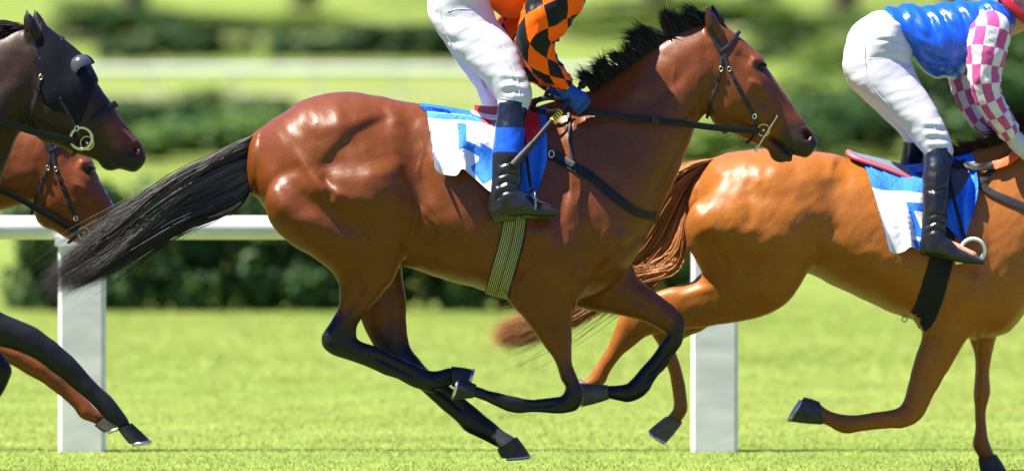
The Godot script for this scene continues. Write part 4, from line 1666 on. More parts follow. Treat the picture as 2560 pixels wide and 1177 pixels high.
func make_red_bay():
	var S := Sculpt.new(0.011, -0.85, 0.04)
	red_bay = S
	var f := Vector2(1425, 241)
	var t := Vector2(-420, 262)
	S.loft(moved(TORSO, f, t, .97), .05, .03)
	S.loft([[-420, 262, -415, 757, .24, 0, 0, -.4], [-372, 252, -310, 716, .225, 0, 0, -.4], [-310, 248, -230, 640, .195, 0, 0, -.4], [-230, 254, -150, 580, .16, 0, 0, -.36], [-140, 270, -60, 545, .13, 0, 0, -.32], [-50, 286, 20, 520, .11, 0, 0, -.3], [35, 298, 80, 510, .096, 0, 0, -.25], [95, 304, 130, 505, .086]], .03, .03, 5, .03)
	head_lofts(S, M_FROM, M_TO, M_SIZE, M_TURN, false)
	S.loft(moved(NEAR_HIND, f, t, .97), .04, .02, 5, .03)
	S.loft(moved(FAR_HIND, f, t, .97), .05, .02, 5, .05)
	S.loft([[-200, 600, -420, 660, .085, .15], [-150, 720, -330, 760, .08, .148], [-60, 800, -170, 850, .065, .142], [20, 850, -60, 880, .054, .138], [80, 880, 20, 905, .047, .135], [120, 905, 66, 930, .045, .133], [160, 935, 118, 960, .035, .13], [215, 990, 180, 1010, .033, .128], [240, 1018, 204, 1040, .037, .126, .2], [262, 1038, 240, 1056, .03, .125, .3]], .06, .02, 5, .05)
	S.loft([[-210, 640, -420, 700, .085, -.15], [-180, 760, -330, 780, .07, -.146], [-170, 860, -270, 860, .055, -.14], [-180, 950, -240, 945, .044, -.136], [-190, 1010, -228, 1010, .032, -.132], [-185, 1090, -225, 1095, .036, -.13, .4], [-165, 1130, -208, 1140, .031, -.13, .5]], .06, .02, 5, .05)
	S.noise(9.0, .0035, 1.0, 1.0, 0.0, 27)
	S.prepare()
	var o := thing("horse", "red bay racehorse with a white blaze, head low behind the near-black horse", "horse", at(-700, 1190, -0.85))
	var blaze := []
	for p in [[1955, 215, 10], [1972, 240, 10], [1990, 268, 11], [2005, 290, 12], [1935, 190, 9]]:
		var v := (Vector2(p[0], p[1]) - M_FROM).rotated(M_TURN) * M_SIZE + M_TO
		blaze.append([v.x + 3, v.y - 2, p[2], Color(0.7, 0.68, 0.66), .95, .1])
	part("body", S.mesh(coat(S, Color(0.20, 0.055, 0.014), Color(0.05, 0.02, 0.014), blaze)), coat_material(0.50, 0.33), o)
	var q := (Vector2(1900, 167) - M_FROM).rotated(M_TURN) * M_SIZE + M_TO
	eye(o, S, q.x, q.y)
	hoof(o, S, [266, 1038], [238, 1060], [318, 1060], [262, 1078], .125, .055, Color(0.20, 0.17, 0.15))
	hoof(o, S, [-160, 1130], [-210, 1142], [-130, 1188], [-200, 1189], -.13, .055, Color(0.07, 0.06, 0.05))
	for hd in [[[1128, 914], [1130, 964], [1182, 922], [1164, 972], .082], [[1292, 1096], [1243, 1127], [1326, 1144], [1254, 1150], -.12]]:
		var e := []
		for i in 4:
			var v := (Vector2(hd[i][0], hd[i][1]) - f) * .97 + t
			e.append([v.x, v.y])
		hoof(o, S, e[0], e[1], e[2], e[3], hd[4], .055, Color(0.06, 0.05, 0.045))
	part("mane", mane(S, [[-372, 250], [-300, 246], [-220, 252], [-130, 270], [-40, 286], [80, 300]], 800, .12, Vector2(-0.9, 0.3).normalized(), .35, [Color(0.012, 0.011, 0.012), Color(0.045, 0.04, 0.04)], 33, 24), hair_black, o)
	var g := []
	for line in [[[640, 336], [500, 414], [300, 548], [96, 722]], [[632, 395], [475, 480], [285, 608], [118, 732]], [[624, 470], [480, 562], [330, 645], [180, 712]]]:
		var l := []
		for p in line:
			var v := (Vector2(p[0], p[1]) - f) * .97 + t
			l.append([v.x, v.y, 0.0])
		g.append(l)
	part("tail", flow(S, g, 700, [Color(0.013, 0.012, 0.013), Color(0.06, 0.055, 0.055)], 36, .003, .05), hair_black, o)

# ------------------------------------------------------------------ tack
var leather: StandardMaterial3D
var leather_grey: StandardMaterial3D
var boot_leather: StandardMaterial3D
var steel_white: StandardMaterial3D
var iron_mat: StandardMaterial3D

func tack_materials():
	leather = fabric(lin(0.012, 0.012, 0.012), 0.45, 0.3, 14.0, 0.1)
	leather_grey = fabric(lin(0.022, 0.022, 0.025), 0.45, 0.35, 14.0, 0.1)
	boot_leather = fabric(lin(1, 1, 1), 0.24, 0.4, 9.0, 0.15)
	boot_leather.clearcoat_enabled = true
	boot_leather.clearcoat = 0.25
	boot_leather.clearcoat_roughness = 0.25
	iron_mat = plain(lin(0.22, 0.22, 0.23), 0.35, 0.5, 1.0)
	steel_white = plain(lin(0.78, 0.78, 0.76), 0.4, 0.5, 0.0)

func surf(S: Sculpt, x: float, y: float, last: float) -> float:
	var z := S.near_z(x, y)
	return last if is_nan(z) else z

# flat strap that lies on a body's near (or far) side along a line of pixels
func strap(S: Sculpt, line: Array, width_px: float, thick := 0.004, off := 0.003, side := 1.0, free := []) -> ArrayMesh:
	var pts := []
	for p in line:
		pts.append(Vector2(p[0], p[1]))
	pts = curve(pts, 8)
	var B := Build.new()
	var n := pts.size()
	var zl := S.zm + 0.03
	var rows := []
	for i in n:
		var t: Vector2 = (pts[mini(i + 1, n - 1)] - pts[maxi(i - 1, 0)]).normalized()
		var q := Vector2(-t.y, t.x) * width_px * 0.5
		var row := []
		for e in 5:
			var c: Vector2 = pts[i] + q * (e - 2) / 2.0
			var w := at(c.x, c.y, S.zm)
			var z := surf(S, w.x, w.y, zl)
			zl = z
			if free.size() > 0:
				var k := float(i) / (n - 1) * (free.size() - 1)
				z = maxf(z + off, S.zm + lerpf(free[int(k)], free[mini(int(k) + 1, free.size() - 1)], k - int(k)))
			else:
				z += off
			row.append(Vector3(w.x, w.y, z + thick - (0.0015 if e == 0 or e == 4 else 0.0)))
		rows.append(row)
	# even out the height along the strap
	for pass_i in 3:
		for i in range(1, n - 1):
			for e in 5:
				rows[i][e].z = (rows[i - 1][e].z + rows[i][e].z * 2.0 + rows[i + 1][e].z) * 0.25
	if side < 0.0:
		for r in rows:
			for e in 5:
				r[e].z = 2.0 * S.zm - r[e].z
	# sheet() offsets along its own normal: make sure that this points outwards
	var du: Vector3 = rows[1][2] - rows[0][2]
	var dv: Vector3 = rows[0][3] - rows[0][2]
	var outwards := du.cross(dv).z * side > 0.0
	B.sheet(rows, thick if outwards else -thick)
	return B.mesh()

# strap all round a body: down the near side, under, and up the far side
func girth_mesh(S: Sculpt, line: Array, widths: Array, off := 0.006) -> ArrayMesh:
	var pts := []
	for p in line:
		pts.append(Vector3(p[0], p[1], 0))
	pts = curve(pts, 8)
	var n := pts.size()
	var near := []
	var zl := S.zm + 0.2
	for i in n:
		var t: Vector3 = (pts[mini(i + 1, n - 1)] - pts[maxi(i - 1, 0)]).normalized()
		var k := float(i) / (n - 1)
		var w: float = lerpf(widths[0], widths[1], k)
		var row := []
		for e in 13:
			var c := Vector2(pts[i].x, pts[i].y) + Vector2(-t.y, t.x) * w * (e - 6) / 12.0
			var p := at(c.x, c.y, S.zm)
			var z := S.near_z(p.x, p.y)
			if is_nan(z):
				z = S.zm + 0.03
			row.append(Vector3(p.x, p.y, z + off))
		near.append(row)
	for pass_i in 2:
		for i in range(1, n - 1):
			for e in 13:
				near[i][e].z = (near[i - 1][e].z + near[i][e].z * 2.0 + near[i + 1][e].z) * 0.25
	var rows := near.duplicate()
	var low := []
	for e in 13:
		var p: Vector3 = near[n - 1][e]
		low.append(Vector3(p.x, p.y - off - 0.004, S.zm))
	rows.append(low)
	for i in range(n - 1, -1, -1):
		var r := []
		for e in 13:
			r.append(Vector3(near[i][e].x, near[i][e].y, 2.0 * S.zm - near[i][e].z))
		rows.append(r)
	var B := Build.new()
	var du: Vector3 = rows[1][2] - rows[0][2]
	var dv: Vector3 = rows[0][3] - rows[0][2]
	B.sheet(rows, 0.004 if du.cross(dv).z > 0.0 else -0.004)
	return B.mesh()

# cloth over the back: edges in pixels; hangs down both sides, fluttering by folds(u, v)
func saddle_cloth_mesh(S: Sculpt, top: Array, bottom: Array, off: float, folds: Callable, cols := 36, rows_n := 28, ridge := 0.012) -> ArrayMesh:
	var tp := []
	for p in top:
		tp.append(Vector2(p[0], p[1]))
	var bp := []
	for p in bottom:
		bp.append(Vector2(p[0], p[1]))
	tp = curve(tp, 10)
	bp = curve(bp, 10)
	var near := []
	for j in rows_n + 1:
		var v := float(j) / rows_n
		var row := []
		for i in cols + 1:
			var u := float(i) / cols
			var a: Vector2 = tp[int(u * (tp.size() - 1))].lerp(tp[mini(int(u * (tp.size() - 1)) + 1, tp.size() - 1)], fmod(u * (tp.size() - 1), 1.0))
			var b: Vector2 = bp[int(u * (bp.size() - 1))].lerp(bp[mini(int(u * (bp.size() - 1)) + 1, bp.size() - 1)], fmod(u * (bp.size() - 1), 1.0))
			var c := a.lerp(b, v)
			var p := at(c.x, c.y, S.zm)
			var z := S.near_z(p.x, p.y)
			if is_nan(z):
				z = S.zm + 0.02
			row.append(Vector3(p.x, p.y, maxf(z + off, S.zm + 0.02) + folds.call(u, v)))
		near.append(row)
	# cloth hangs clear: never goes back in below its widest
	for i in cols + 1:
		for j in range(1, rows_n + 1):
			near[j][i].z = maxf(near[j][i].z, lerpf(near[j - 1][i].z, near[j][i].z, 0.5))
	var B := Build.new()
	var all := []
	for j in range(rows_n, -1, -1):
		var r := []
		for i in cols + 1:
			var q: Vector3 = near[j][i]
			r.append(Vector3(q.x, q.y, 2.0 * S.zm - q.z))
		all.append([r, float(j) / rows_n])
	var mid := []
	for i in cols + 1:
		var q: Vector3 = near[0][i]
		mid.append(Vector3(q.x, q.y + ridge, S.zm))
	all.append([mid, 0.0])
	for j in rows_n + 1:
		all.append([near[j], float(j) / rows_n])
	var R := all.size()
	var C := cols + 1
	for side in 2:
		for j in R:
			for i in C:
				var du: Vector3 = all[mini(j + 1, R - 1)][0][i] - all[maxi(j - 1, 0)][0][i]
				var dv: Vector3 = all[j][0][mini(i + 1, C - 1)] - all[j][0][maxi(i - 1, 0)]
				var nn := dv.cross(du).normalized()
				if (nn.y < 0.0 and j == R / 2) or (j > R / 2 and nn.z < 0.0) or (j < R / 2 and nn.z > 0.0):
					nn = -nn
				B.vert(all[j][0][i] - (nn * 0.003 if side == 1 else Vector3.ZERO), nn * (1.0 if side == 0 else -1.0), Vector2(float(i) / cols, all[j][1]))
		for j in R - 1:
			for i in C - 1:
				var a := side * R * C + j * C + i
				B.quad(a, a + 1, a + C + 1, a + C)
	# hems
	for j in [0, R - 1]:
		for i in C - 1:
			var a: int = j * C + i
			B.quad(a, a + 1, a + 1 + R * C, a + R * C)
	for i in [0, C - 1]:
		for j in R - 1:
			var a: int = j * C + i
			B.quad(a, a + C, a + C + R * C, a + R * C)
	return B.mesh()

func print_texture(w: int, h: int, ground: Color, shapes: Array) -> ImageTexture:
	# flat print: polygons in 0..1 with a colour each
	var im := Image.create(w, h, false, Image.FORMAT_RGBA8)
	im.fill(ground)
	for s in shapes:
		var poly := PackedVector2Array()
		var a := Vector2(9, 9)
		var b := Vector2(-9, -9)
		for p in s[0]:
			var v := Vector2(p[0] * w, p[1] * h)
			poly.append(v)
			a = a.min(v) if a.x < 9.0 or poly.size() > 1 else v
			b = b.max(v)
		a = Vector2(w, h)
		b = Vector2.ZERO
		for v in poly:
			a = a.min(v)
			b = b.max(v)
		for y in range(maxi(0, int(a.y)), mini(h - 1, int(b.y)) + 1):
			for x in range(maxi(0, int(a.x)), mini(w - 1, int(b.x)) + 1):
				if Geometry2D.is_point_in_polygon(Vector2(x + 0.5, y + 0.5), poly):
					im.set_pixel(x, y, s[1])
	return ImageTexture.create_from_image(im)

func cloth_uv_material(tex: Texture2D, rough := 0.75) -> StandardMaterial3D:
	var m := plain(Color.WHITE, rough, 0.3)
	m.albedo_texture = tex
	m.cull_mode = BaseMaterial3D.CULL_DISABLED
	return m

func ring_mesh(p: Vector3, r: float, w: float, tilt := 0.0, from := 0.0, to := TAU, squash := 1.0) -> ArrayMesh:
	var B := Build.new()
	var pts := []
	for i in 21:
		var a := lerpf(from, to, i / 20.0)
		pts.append(p + Vector3(cos(a) * r * squash, sin(a) * r, sin(a) * r * tilt))
	B.tube(pts, [w], 8)
	return B.mesh()

func bar_mesh(a: Vector3, b: Vector3, r0: float, r1: float, sides := 10) -> ArrayMesh:
	var B := Build.new()
	B.tube([a, a.lerp(b, 0.5), b], [r0, (r0 + r1) * 0.5, r1], sides)
	return B.mesh()

func on(S: Sculpt, px: float, py: float, off := 0.0) -> Vector3:
	var p := at(px, py, S.zm)
	p.z = surf(S, p.x, p.y, S.zm + 0.06) + off
	return p

func both(called: String, S: Sculpt, line: Array, w: float, mat: Material, parent: Node3D, thick := 0.004, off := 0.003):
	part(called, strap(S, line, w, thick, off, 1.0), mat, parent)
	part(called, strap(S, line, w, thick, off, -1.0), mat, parent)

func buckle(S: Sculpt, px: float, py: float, parent: Node3D, r := 0.009, mat: Material = null, off := 0.01):
	part("buckle", ring_mesh(on(S, px, py, off), r, 0.0017, 0.0, 0.0, TAU, 0.75), mat if mat else brass_mat, parent)

func bridle(S: Sculpt, label: String, from: Vector2, to: Vector2, size: float, turn: float, rein: Array, rein_z: Array, bar := true, white_top := false) -> Node3D:
	var q := func(px, py):
		var v := (Vector2(px, py) - from).rotated(turn) * size + to
		return [v.x, v.y]
	var o := thing("bridle", label, "bridle", on(S, q.call(1807, 130)[0], q.call(1807, 130)[1]))
	both("headpiece", S, [q.call(1770, 66), q.call(1784, 96), q.call(1806, 134), q.call(1810, 142)], 13.0 * size, leather_grey, o, .005)
	both("cheekpiece", S, [q.call(1810, 140), q.call(1822, 174), q.call(1850, 228), q.call(1874, 272), q.call(1893, 312)], 8.5 * size, leather_grey, o, .005)
	both("throat_lash", S, [q.call(1806, 140), q.call(1800, 172), q.call(1788, 226), q.call(1774, 268), q.call(1768, 296)], 7.5 * size, leather_grey, o, .005)
	part("browband", strap(S, [q.call(1798, 131), q.call(1814, 120), q.call(1834, 99), q.call(1845, 84), q.call(1850, 78)], 10.0 * size, .006, .004, 1.0), leather_grey, o)
	part("browband", strap(S, [q.call(1798, 131), q.call(1814, 120), q.call(1834, 99), q.call(1845, 84), q.call(1850, 78)], 10.0 * size, .006, .004, -1.0), leather_grey, o)
	both("curb_strap", S, [q.call(1892, 326), q.call(1880, 346), q.call(1868, 356)], 6.0 * size, leather, o, .005)
	for b in [[1801, 172], [1822, 173], [1885, 291]]:
		var p = q.call(b[0], b[1])
		buckle(S, p[0], p[1], o, 0.0095, brass_mat if b[0] != 1885 else steel_white)
	for b in [[1836, 200], [1846, 222], [1868, 262], [1795, 200]]:
		var p = q.call(b[0], b[1])
		part("keeper", strap(S, [[p[0] - 4, p[1] - 2], [p[0] + 4, p[1] + 2]], 9.0, .006, .006), leather, o)
	# bit: ring and cheek bar on either side, mouthpiece between
	var c = q.call(1908, 325)
	var bit := Node3D.new()
	bit.name = "bit"
	o.add_child(bit)
	var near_p := on(S, c[0], c[1], 0.008)
	for sg in [1.0, -1.0]:
		var p := Vector3(near_p.x, near_p.y, S.zm + sg * (near_p.z - S.zm))
		part("ring", ring_mesh(p, 0.024 * size, 0.003), brass_mat, bit)
		if bar:
			var a = q.call(1942, 289)
			var b = q.call(1891, 371)
			var pa := at(a[0], a[1], S.zm)
			var pb := at(b[0], b[1], S.zm)
			pa.z = p.z + sg * 0.008
			pb.z = p.z + sg * 0.012
			part("cheek_bar", bar_mesh(pa, pb, 0.0042, 0.0034), brass_mat, bit)
			part("bar_end", bar_mesh(pb - Vector3(0.004, 0.006, 0), pb + Vector3(0.004, -0.006, 0), 0.007, 0.006), steel_mat, bit)
	part("mouthpiece", bar_mesh(near_p, Vector3(near_p.x, near_p.y, 2.0 * S.zm - near_p.z), 0.005, 0.005), steel_mat, bit)
	part("rein", strap(S, rein, 16.0 * size, .005, .008, 1.0, rein_z), leather, o)
	part("rein", strap(S, rein, 16.0 * size, .005, .008, -1.0, rein_z), leather, o)
	return o

func make_bay_tack():
	var S := bay
	var o := bridle(S, "dark leather bridle with a brass cheek bit on the bay horse", Vector2.ZERO, Vector2.ZERO, 1.0, 0.0, [[1446, 276], [1500, 284], [1600, 297], [1700, 308], [1800, 320], [1896, 327]], [.13, .17, .16, .13, .10, .08])
	part("rein_stop", ring_mesh(on(S, 1812, 322, 0.014), 0.017, 0.006, 0.0, 0.0, TAU, 0.6), plain(lin(0.16, 0.09, 0.06), 0.6), o)
	part("rein_clip", strap(S, [[1628, 298], [1648, 301]], 19.0, .007, .010, 1.0, [.165, .16]), leather_grey, o)
	# blue pad under the number cloth
	var blue := Color(0.02, 0.13, 0.55)
	var pad := thing("saddle_pad", "bright blue pad under the white number cloth on the bay horse", "saddle pad", at(1220, 280, 0))
	var pm := fabric(lin(0.018, 0.14, 0.62), 0.5, 0.45, 5.0, 0.5)
	pm.cull_mode = BaseMaterial3D.CULL_DISABLED
	part("cloth", saddle_cloth_mesh(S, [[1050, 264], [1120, 274], [1200, 286], [1290, 284], [1366, 268]], [[1072, 286], [1150, 300], [1240, 420], [1310, 500], [1334, 494], [1368, 400]], .010, func(u, v): return v * 0.012 * (1.0 + sin(u * 26.0 + v * 3.0)) * smoothstep(0.6, 0.9, u)), pm, pad)
	# white cloth with a blue top band and the number
	var num := [[[0, 0], [1, 0], [1, .085], [0, .10]], [[.395, .15], [.515, .15], [.535, .52], [.415, .60]], [[.41, .47], [.80, .47], [.80, .63], [.41, .63]], [[.71, .40], [.84, .42], [.86, .78], [.755, .985], [.62, .88], [.70, .70]]]
	var shapes := []
	for k in num.size():
		var c := lin(0.03, 0.17, 0.58)
		shapes.append([num[k], c if k > 0 else lin(0.05, 0.22, 0.70)])
	var tex := print_texture(384, 256, lin(0.58, 0.585, 0.63), shapes)
	var cl := thing("number_cloth", "white number cloth with blue figure on the bay horse, behind the rider's boot", "saddle cloth", at(1150, 300, 0))
	part("cloth", saddle_cloth_mesh(S, [[1068, 280], [1130, 285], [1200, 292], [1256, 298]], [[1092, 424], [1108, 434], [1142, 436], [1158, 420], [1184, 441], [1228, 478], [1262, 490]], .026, func(u, v): return v * (0.026 * sin(u * 11.0 + 1.2 + v * 2.0) + 0.014 * sin(u * 23.0 - v * 5.0) + 0.03) + 0.010 * sin(u * 7.0 + v * 9.0) + 0.02 * exp(-pow((u - 0.22 - v * 0.12) * 9.0, 2.0)) * v, 54, 40), cloth_uv_material(tex), cl)
	# racing saddle
	var sd := thing("saddle", "small red racing saddle under the orange-clad rider on the bay horse", "saddle", at(1270, 275, 0))
	var red := fabric(lin(0.60, 0.012, 0.014), 0.35, 0.5, 8.0, 0.15)
	part("seat", saddle_cloth_mesh(S, [[1186, 280], [1230, 284], [1290, 278], [1340, 262]], [[1212, 306], [1240, 318], [1300, 312], [1344, 300]], .026, func(u, v): return 0.004 * sin(u * 5.0), 20, 10, .03), red, sd)
	part("seat_edge", strap(S, [[1180, 279], [1215, 289], [1250, 292]], 9.0, .008, .034), plain(lin(0.75, 0.73, 0.72), 0.5), sd)
	part("seat_edge", strap(S, [[1180, 279], [1215, 289], [1250, 292]], 9.0, .008, .034, -1.0), plain(lin(0.75, 0.73, 0.72), 0.5), sd)
	var fl := saddle_cloth_mesh(S, [[1216, 300], [1260, 304], [1310, 300], [1344, 284]], [[1240, 322], [1262, 352], [1316, 360], [1352, 322]], .028, func(u, v): return 0.0, 20, 12)
	part("flap", fl, red, sd)
	for sg in [1.0, -1.0]:
		part("stirrup_leather", strap(S, [[1304, 315], [1312, 360], [1320, 420], [1326, 466]], 8.0, .005, .05, sg), leather, sd)
		var c := on(S, 1331, 505, 0.075)
		var iron := Build.new()
		var pts := []
		for i in 15:
			var a := -0.45 + (PI + 0.9) * i / 14.0
			pts.append(Vector3(c.x + cos(a) * 0.012, c.y + sin(a) * 0.060, S.zm + sg * (c.z - S.zm + cos(a) * 0.052)))
		iron.tube(pts, [0.0055], 8)
		part("stirrup", iron.mesh(), iron_mat, sd)
		part("stirrup_tread", bar_mesh(pts[0], pts[14], 0.008, 0.008), steel_mat, sd)
	# girth: black web with pale ribs
	var im := Image.create(96, 4, false, Image.FORMAT_RGBA8)
	for x in 96:
		var u := x / 96.0
		var rib := 0.5 + 0.5 * cos(u * TAU * 12.0)
		var gap := u < 0.07 or u > 0.95 or absf(u - 0.47) < 0.025
		var c := lin(0.02, 0.022, 0.016).lerp(lin(0.36, 0.345, 0.16), 0.0 if gap else smoothstep(0.15, 0.75, rib))
		for y in 4:
			im.set_pixel(x, y, c)
	var gm := plain(Color.WHITE, 0.7, 0.3)
	gm.albedo_texture = ImageTexture.create_from_image(im)
	var gi := thing("girth", "ribbed khaki and black elastic girth round the bay horse", "girth", at(1265, 640, 0))
	part("webbing", girth_mesh(S, [[1293, 470], [1287, 552], [1276, 610], [1262, 660], [1248, 710], [1241, 736]], [60.0, 60.0]), gm, gi)
	# breastplate
	var bp := thing("breastplate", "black leather breast strap across the bay horse's shoulder", "breastplate", at(1480, 440, 0))
	both("chest_strap", S, [[1340, 372], [1372, 382], [1420, 408], [1470, 436], [1520, 476], [1560, 508], [1600, 532], [1640, 540]], 22.0, leather, bp, .005, .006)
	both("billet", S, [[1350, 368], [1390, 386], [1432, 410]], 15.0, leather_grey, bp, .005, .013)
	both("neck_strap", S, [[1420, 262], [1422, 300], [1424, 350], [1428, 408]], 8.0, leather_grey, bp, .004, .008)
	buckle(S, 1378, 384, bp, 0.014, steel_white, 0.024)
	for k in [[1436, 414], [1448, 421]]:
		part("keeper", strap(S, [[k[0] - 3, k[1] - 9], [k[0] + 3, k[1] + 9]], 6.0, .006, .013), leather_grey, bp)
	# loose loop of the neck strap and reins in front of the saddle
	var lp := Build.new()
	var loop := []
	for p in [[1330, 262, .10], [1345, 250, .13], [1375, 244, .14], [1400, 250, .14], [1414, 262, .13], [1400, 276, .15], [1365, 280, .16], [1335, 274, .15], [1322, 268, .12]]:
		loop.append(at(p[0], p[1], 0) + Vector3(0, 0, p[2]))
	lp.tube(curve(loop, 6), [.011], 8, Color.WHITE, 0.35)
	part("loop", lp.mesh(), leather, bp)
	var tg := Build.new()
	var tp := []
	for p in [[1362, 246, .13], [1366, 236, .14], [1370, 226, .145], [1374, 224, .145]]:
		tp.append(at(p[0], p[1], 0) + Vector3(0, 0, p[2]))
	tg.tube(curve(tp, 4), [.010], 8, Color.WHITE, 0.4)
	part("strap_end", tg.mesh(), leather, bp)

func make_chestnut_tack():
	var S := chestnut
	var nf := Vector2(1425, 241)
	var nt := Vector2(2440, 376)
	var e := (Vector2(1896, 327) - nf).rotated(0.05) * .95 + nt
	bridle(S, "dark leather bridle on the chestnut horse", nf, nt, .95, 0.05, [[2548, 372], [2600, 390], [2700, 415], [2800, 440], [e.x, e.y]], [.14, .18, .16, .13, .08])
	var pad := thing("saddle_pad", "blue pad folded back under the boot on the chestnut horse", "saddle pad", at(2330, 410, -0.8))
	var pm := fabric(lin(0.016, 0.16, 0.70), 0.5, 0.45, 5.0, 0.5)
	pm.cull_mode = BaseMaterial3D.CULL_DISABLED
	part("cloth", saddle_cloth_mesh(S, [[2150, 408], [2230, 420], [2310, 414], [2385, 396], [2432, 384]], [[2166, 424], [2240, 450], [2320, 520], [2380, 584], [2404, 590], [2440, 470]], .010, func(u, v): return v * 0.020 * (1.0 + sin(u * 30.0 + v * 4.0)) * smoothstep(0.55, 0.85, u)), pm, pad)
	var blue := lin(0.02, 0.15, 0.62)
	var shapes := [[[[0, 0], [1, 0], [1, .24], [0, .27]], lin(0.03, 0.18, 0.68)], [[[.56, .40], [1, .36], [1, .47], [.70, .50], [.80, .70], [1, .72], [1, .84], [.72, .83], [.62, .56]], blue], [[[.62, .86], [.90, .88], [.92, 1.0], [.68, 1.0]], blue]]
	shapes[2][0] = [[.64, .90], [.92, .86], [.96, .98], [.72, 1.0]]
	var tex := print_texture(256, 256, lin(0.58, 0.585, 0.63), shapes)
	var cl := thing("number_cloth", "white number cloth with blue band and figure on the chestnut horse", "saddle cloth", at(2230, 440, -0.8))
	part("cloth", saddle_cloth_mesh(S, [[2160, 410], [2215, 422], [2270, 432], [2326, 436]], [[2214, 622], [2228, 630], [2250, 624], [2266, 613], [2290, 622], [2340, 640]], .026, func(u, v): return v * (0.020 * sin(u * 10.0 + 0.5 + v * 2.0) + 0.012 * sin(u * 21.0 - v * 5.0) + 0.026) + 0.006 * sin(u * 8.0 + v * 8.0), 50, 44), cloth_uv_material(tex), cl)
	var sd := thing("saddle", "grey racing saddle with a pink edge on the chestnut horse", "saddle", at(2250, 400, -0.8))
	var grey := fabric(lin(0.16, 0.17, 0.21), 0.4, 0.5, 8.0, 0.15)
	var pink := plain(lin(0.75, 0.09, 0.12), 0.45)
	# long seat rising to the cantle
	var rows := []
	for j in 9:
		var v := (j - 4) / 4.0
		var row := []
		for i in 15:
			var u := i / 14.0
			var px := lerpf(2124.0, 2300.0, u)
			var py := 374.0 + 50.0 * pow(u, 0.75) - 6.0 * sin(u * PI) + absf(v) * absf(v) * (6.0 + 20.0 * u)
			row.append(at(px, py, -0.8) + Vector3(0, 0, v * lerpf(0.07, 0.15, sqrt(u))))
		rows.append(row)
	var B := Build.new()
	B.sheet(rows, 0.012)
	part("seat", B.mesh(), grey, sd)
	var ed := Build.new()
	var pts := []
	for i in 15:
		pts.append(rows[8][14 - i] + Vector3(0, -0.012, 0.002))
	for j in range(7, 0, -1):
		pts.append(rows[j][0] + Vector3(-0.004, -0.008, 0))
	for i in 15:
		pts.append(rows[0][i] + Vector3(0, -0.012, -0.002))
	ed.tube(pts, [0.009], 8)
	part("seat_edge", ed.mesh(), pink, sd)
	part("flap", saddle_cloth_mesh(S, [[2286, 430], [2330, 426], [2380, 410], [2412, 398]], [[2300, 470], [2330, 500], [2380, 490], [2420, 440]], .026, func(u, v): return 0.0, 18, 12), fabric(lin(0.03, 0.032, 0.045), 0.4, 0.5, 8.0, 0.15), sd)
	for sg in [1.0, -1.0]:
		part("stirrup_leather", strap(S, [[2366, 430], [2378, 500], [2392, 560], [2404, 600]], 9.0, .005, .05, sg), leather, sd)
		var c := on(S, 2420, 622, 0.07)
		c.z = S.zm + sg * (c.z - S.zm)
		part("stirrup", ring_mesh(c, 0.049, 0.0075, 0.25, -1.1, PI + 0.9), steel_white, sd)
		part("stirrup_tread", bar_mesh(at(2376, 652, S.zm) + Vector3(0, 0, c.z - S.zm), at(2440, 640, S.zm) + Vector3(0, 0, c.z - S.zm), 0.009, 0.009), steel_white, sd)
	var gi := thing("girth", "wide black girth round the chestnut horse", "girth", at(2330, 700, -0.8))
	part("webbing", girth_mesh(S, [[2352, 560], [2344, 640], [2330, 700], [2316, 750], [2300, 790], [2290, 800]], [58.0, 60.0]), fabric(lin(0.012, 0.012, 0.013), 0.7, 0.3, 9.0, 0.3), gi)
	for k in [[2262, 798], [2314, 812]]:
		part("girth_buckle", ring_mesh(at(k[0], k[1], S.zm) + Vector3(0, 0, 0.03), 0.010, 0.003), steel_mat, gi)
	var bp := thing("breastplate", "dark breast strap with an orange grip on the chestnut horse", "breastplate", at(2480, 470, -0.8))
	both("chest_strap", S, [[2440, 450], [2470, 478], [2520, 500], [2580, 524], [2640, 540]], 18.0, leather_grey, bp, .005, .008)
	both("neck_strap", S, [[2440, 460], [2470, 430], [2510, 396], [2540, 372]], 14.0, leather_grey, bp, .005, .010)
	part("grip", strap(S, [[2480, 412], [2510, 402], [2536, 382]], 20.0, .010, .03), plain(lin(0.75, 0.10, 0.012), 0.6), bp)
	part("grip_strap", strap(S, [[2380, 404], [2410, 412], [2450, 416], [2486, 410]], 18.0, .008, .026), leather, bp)

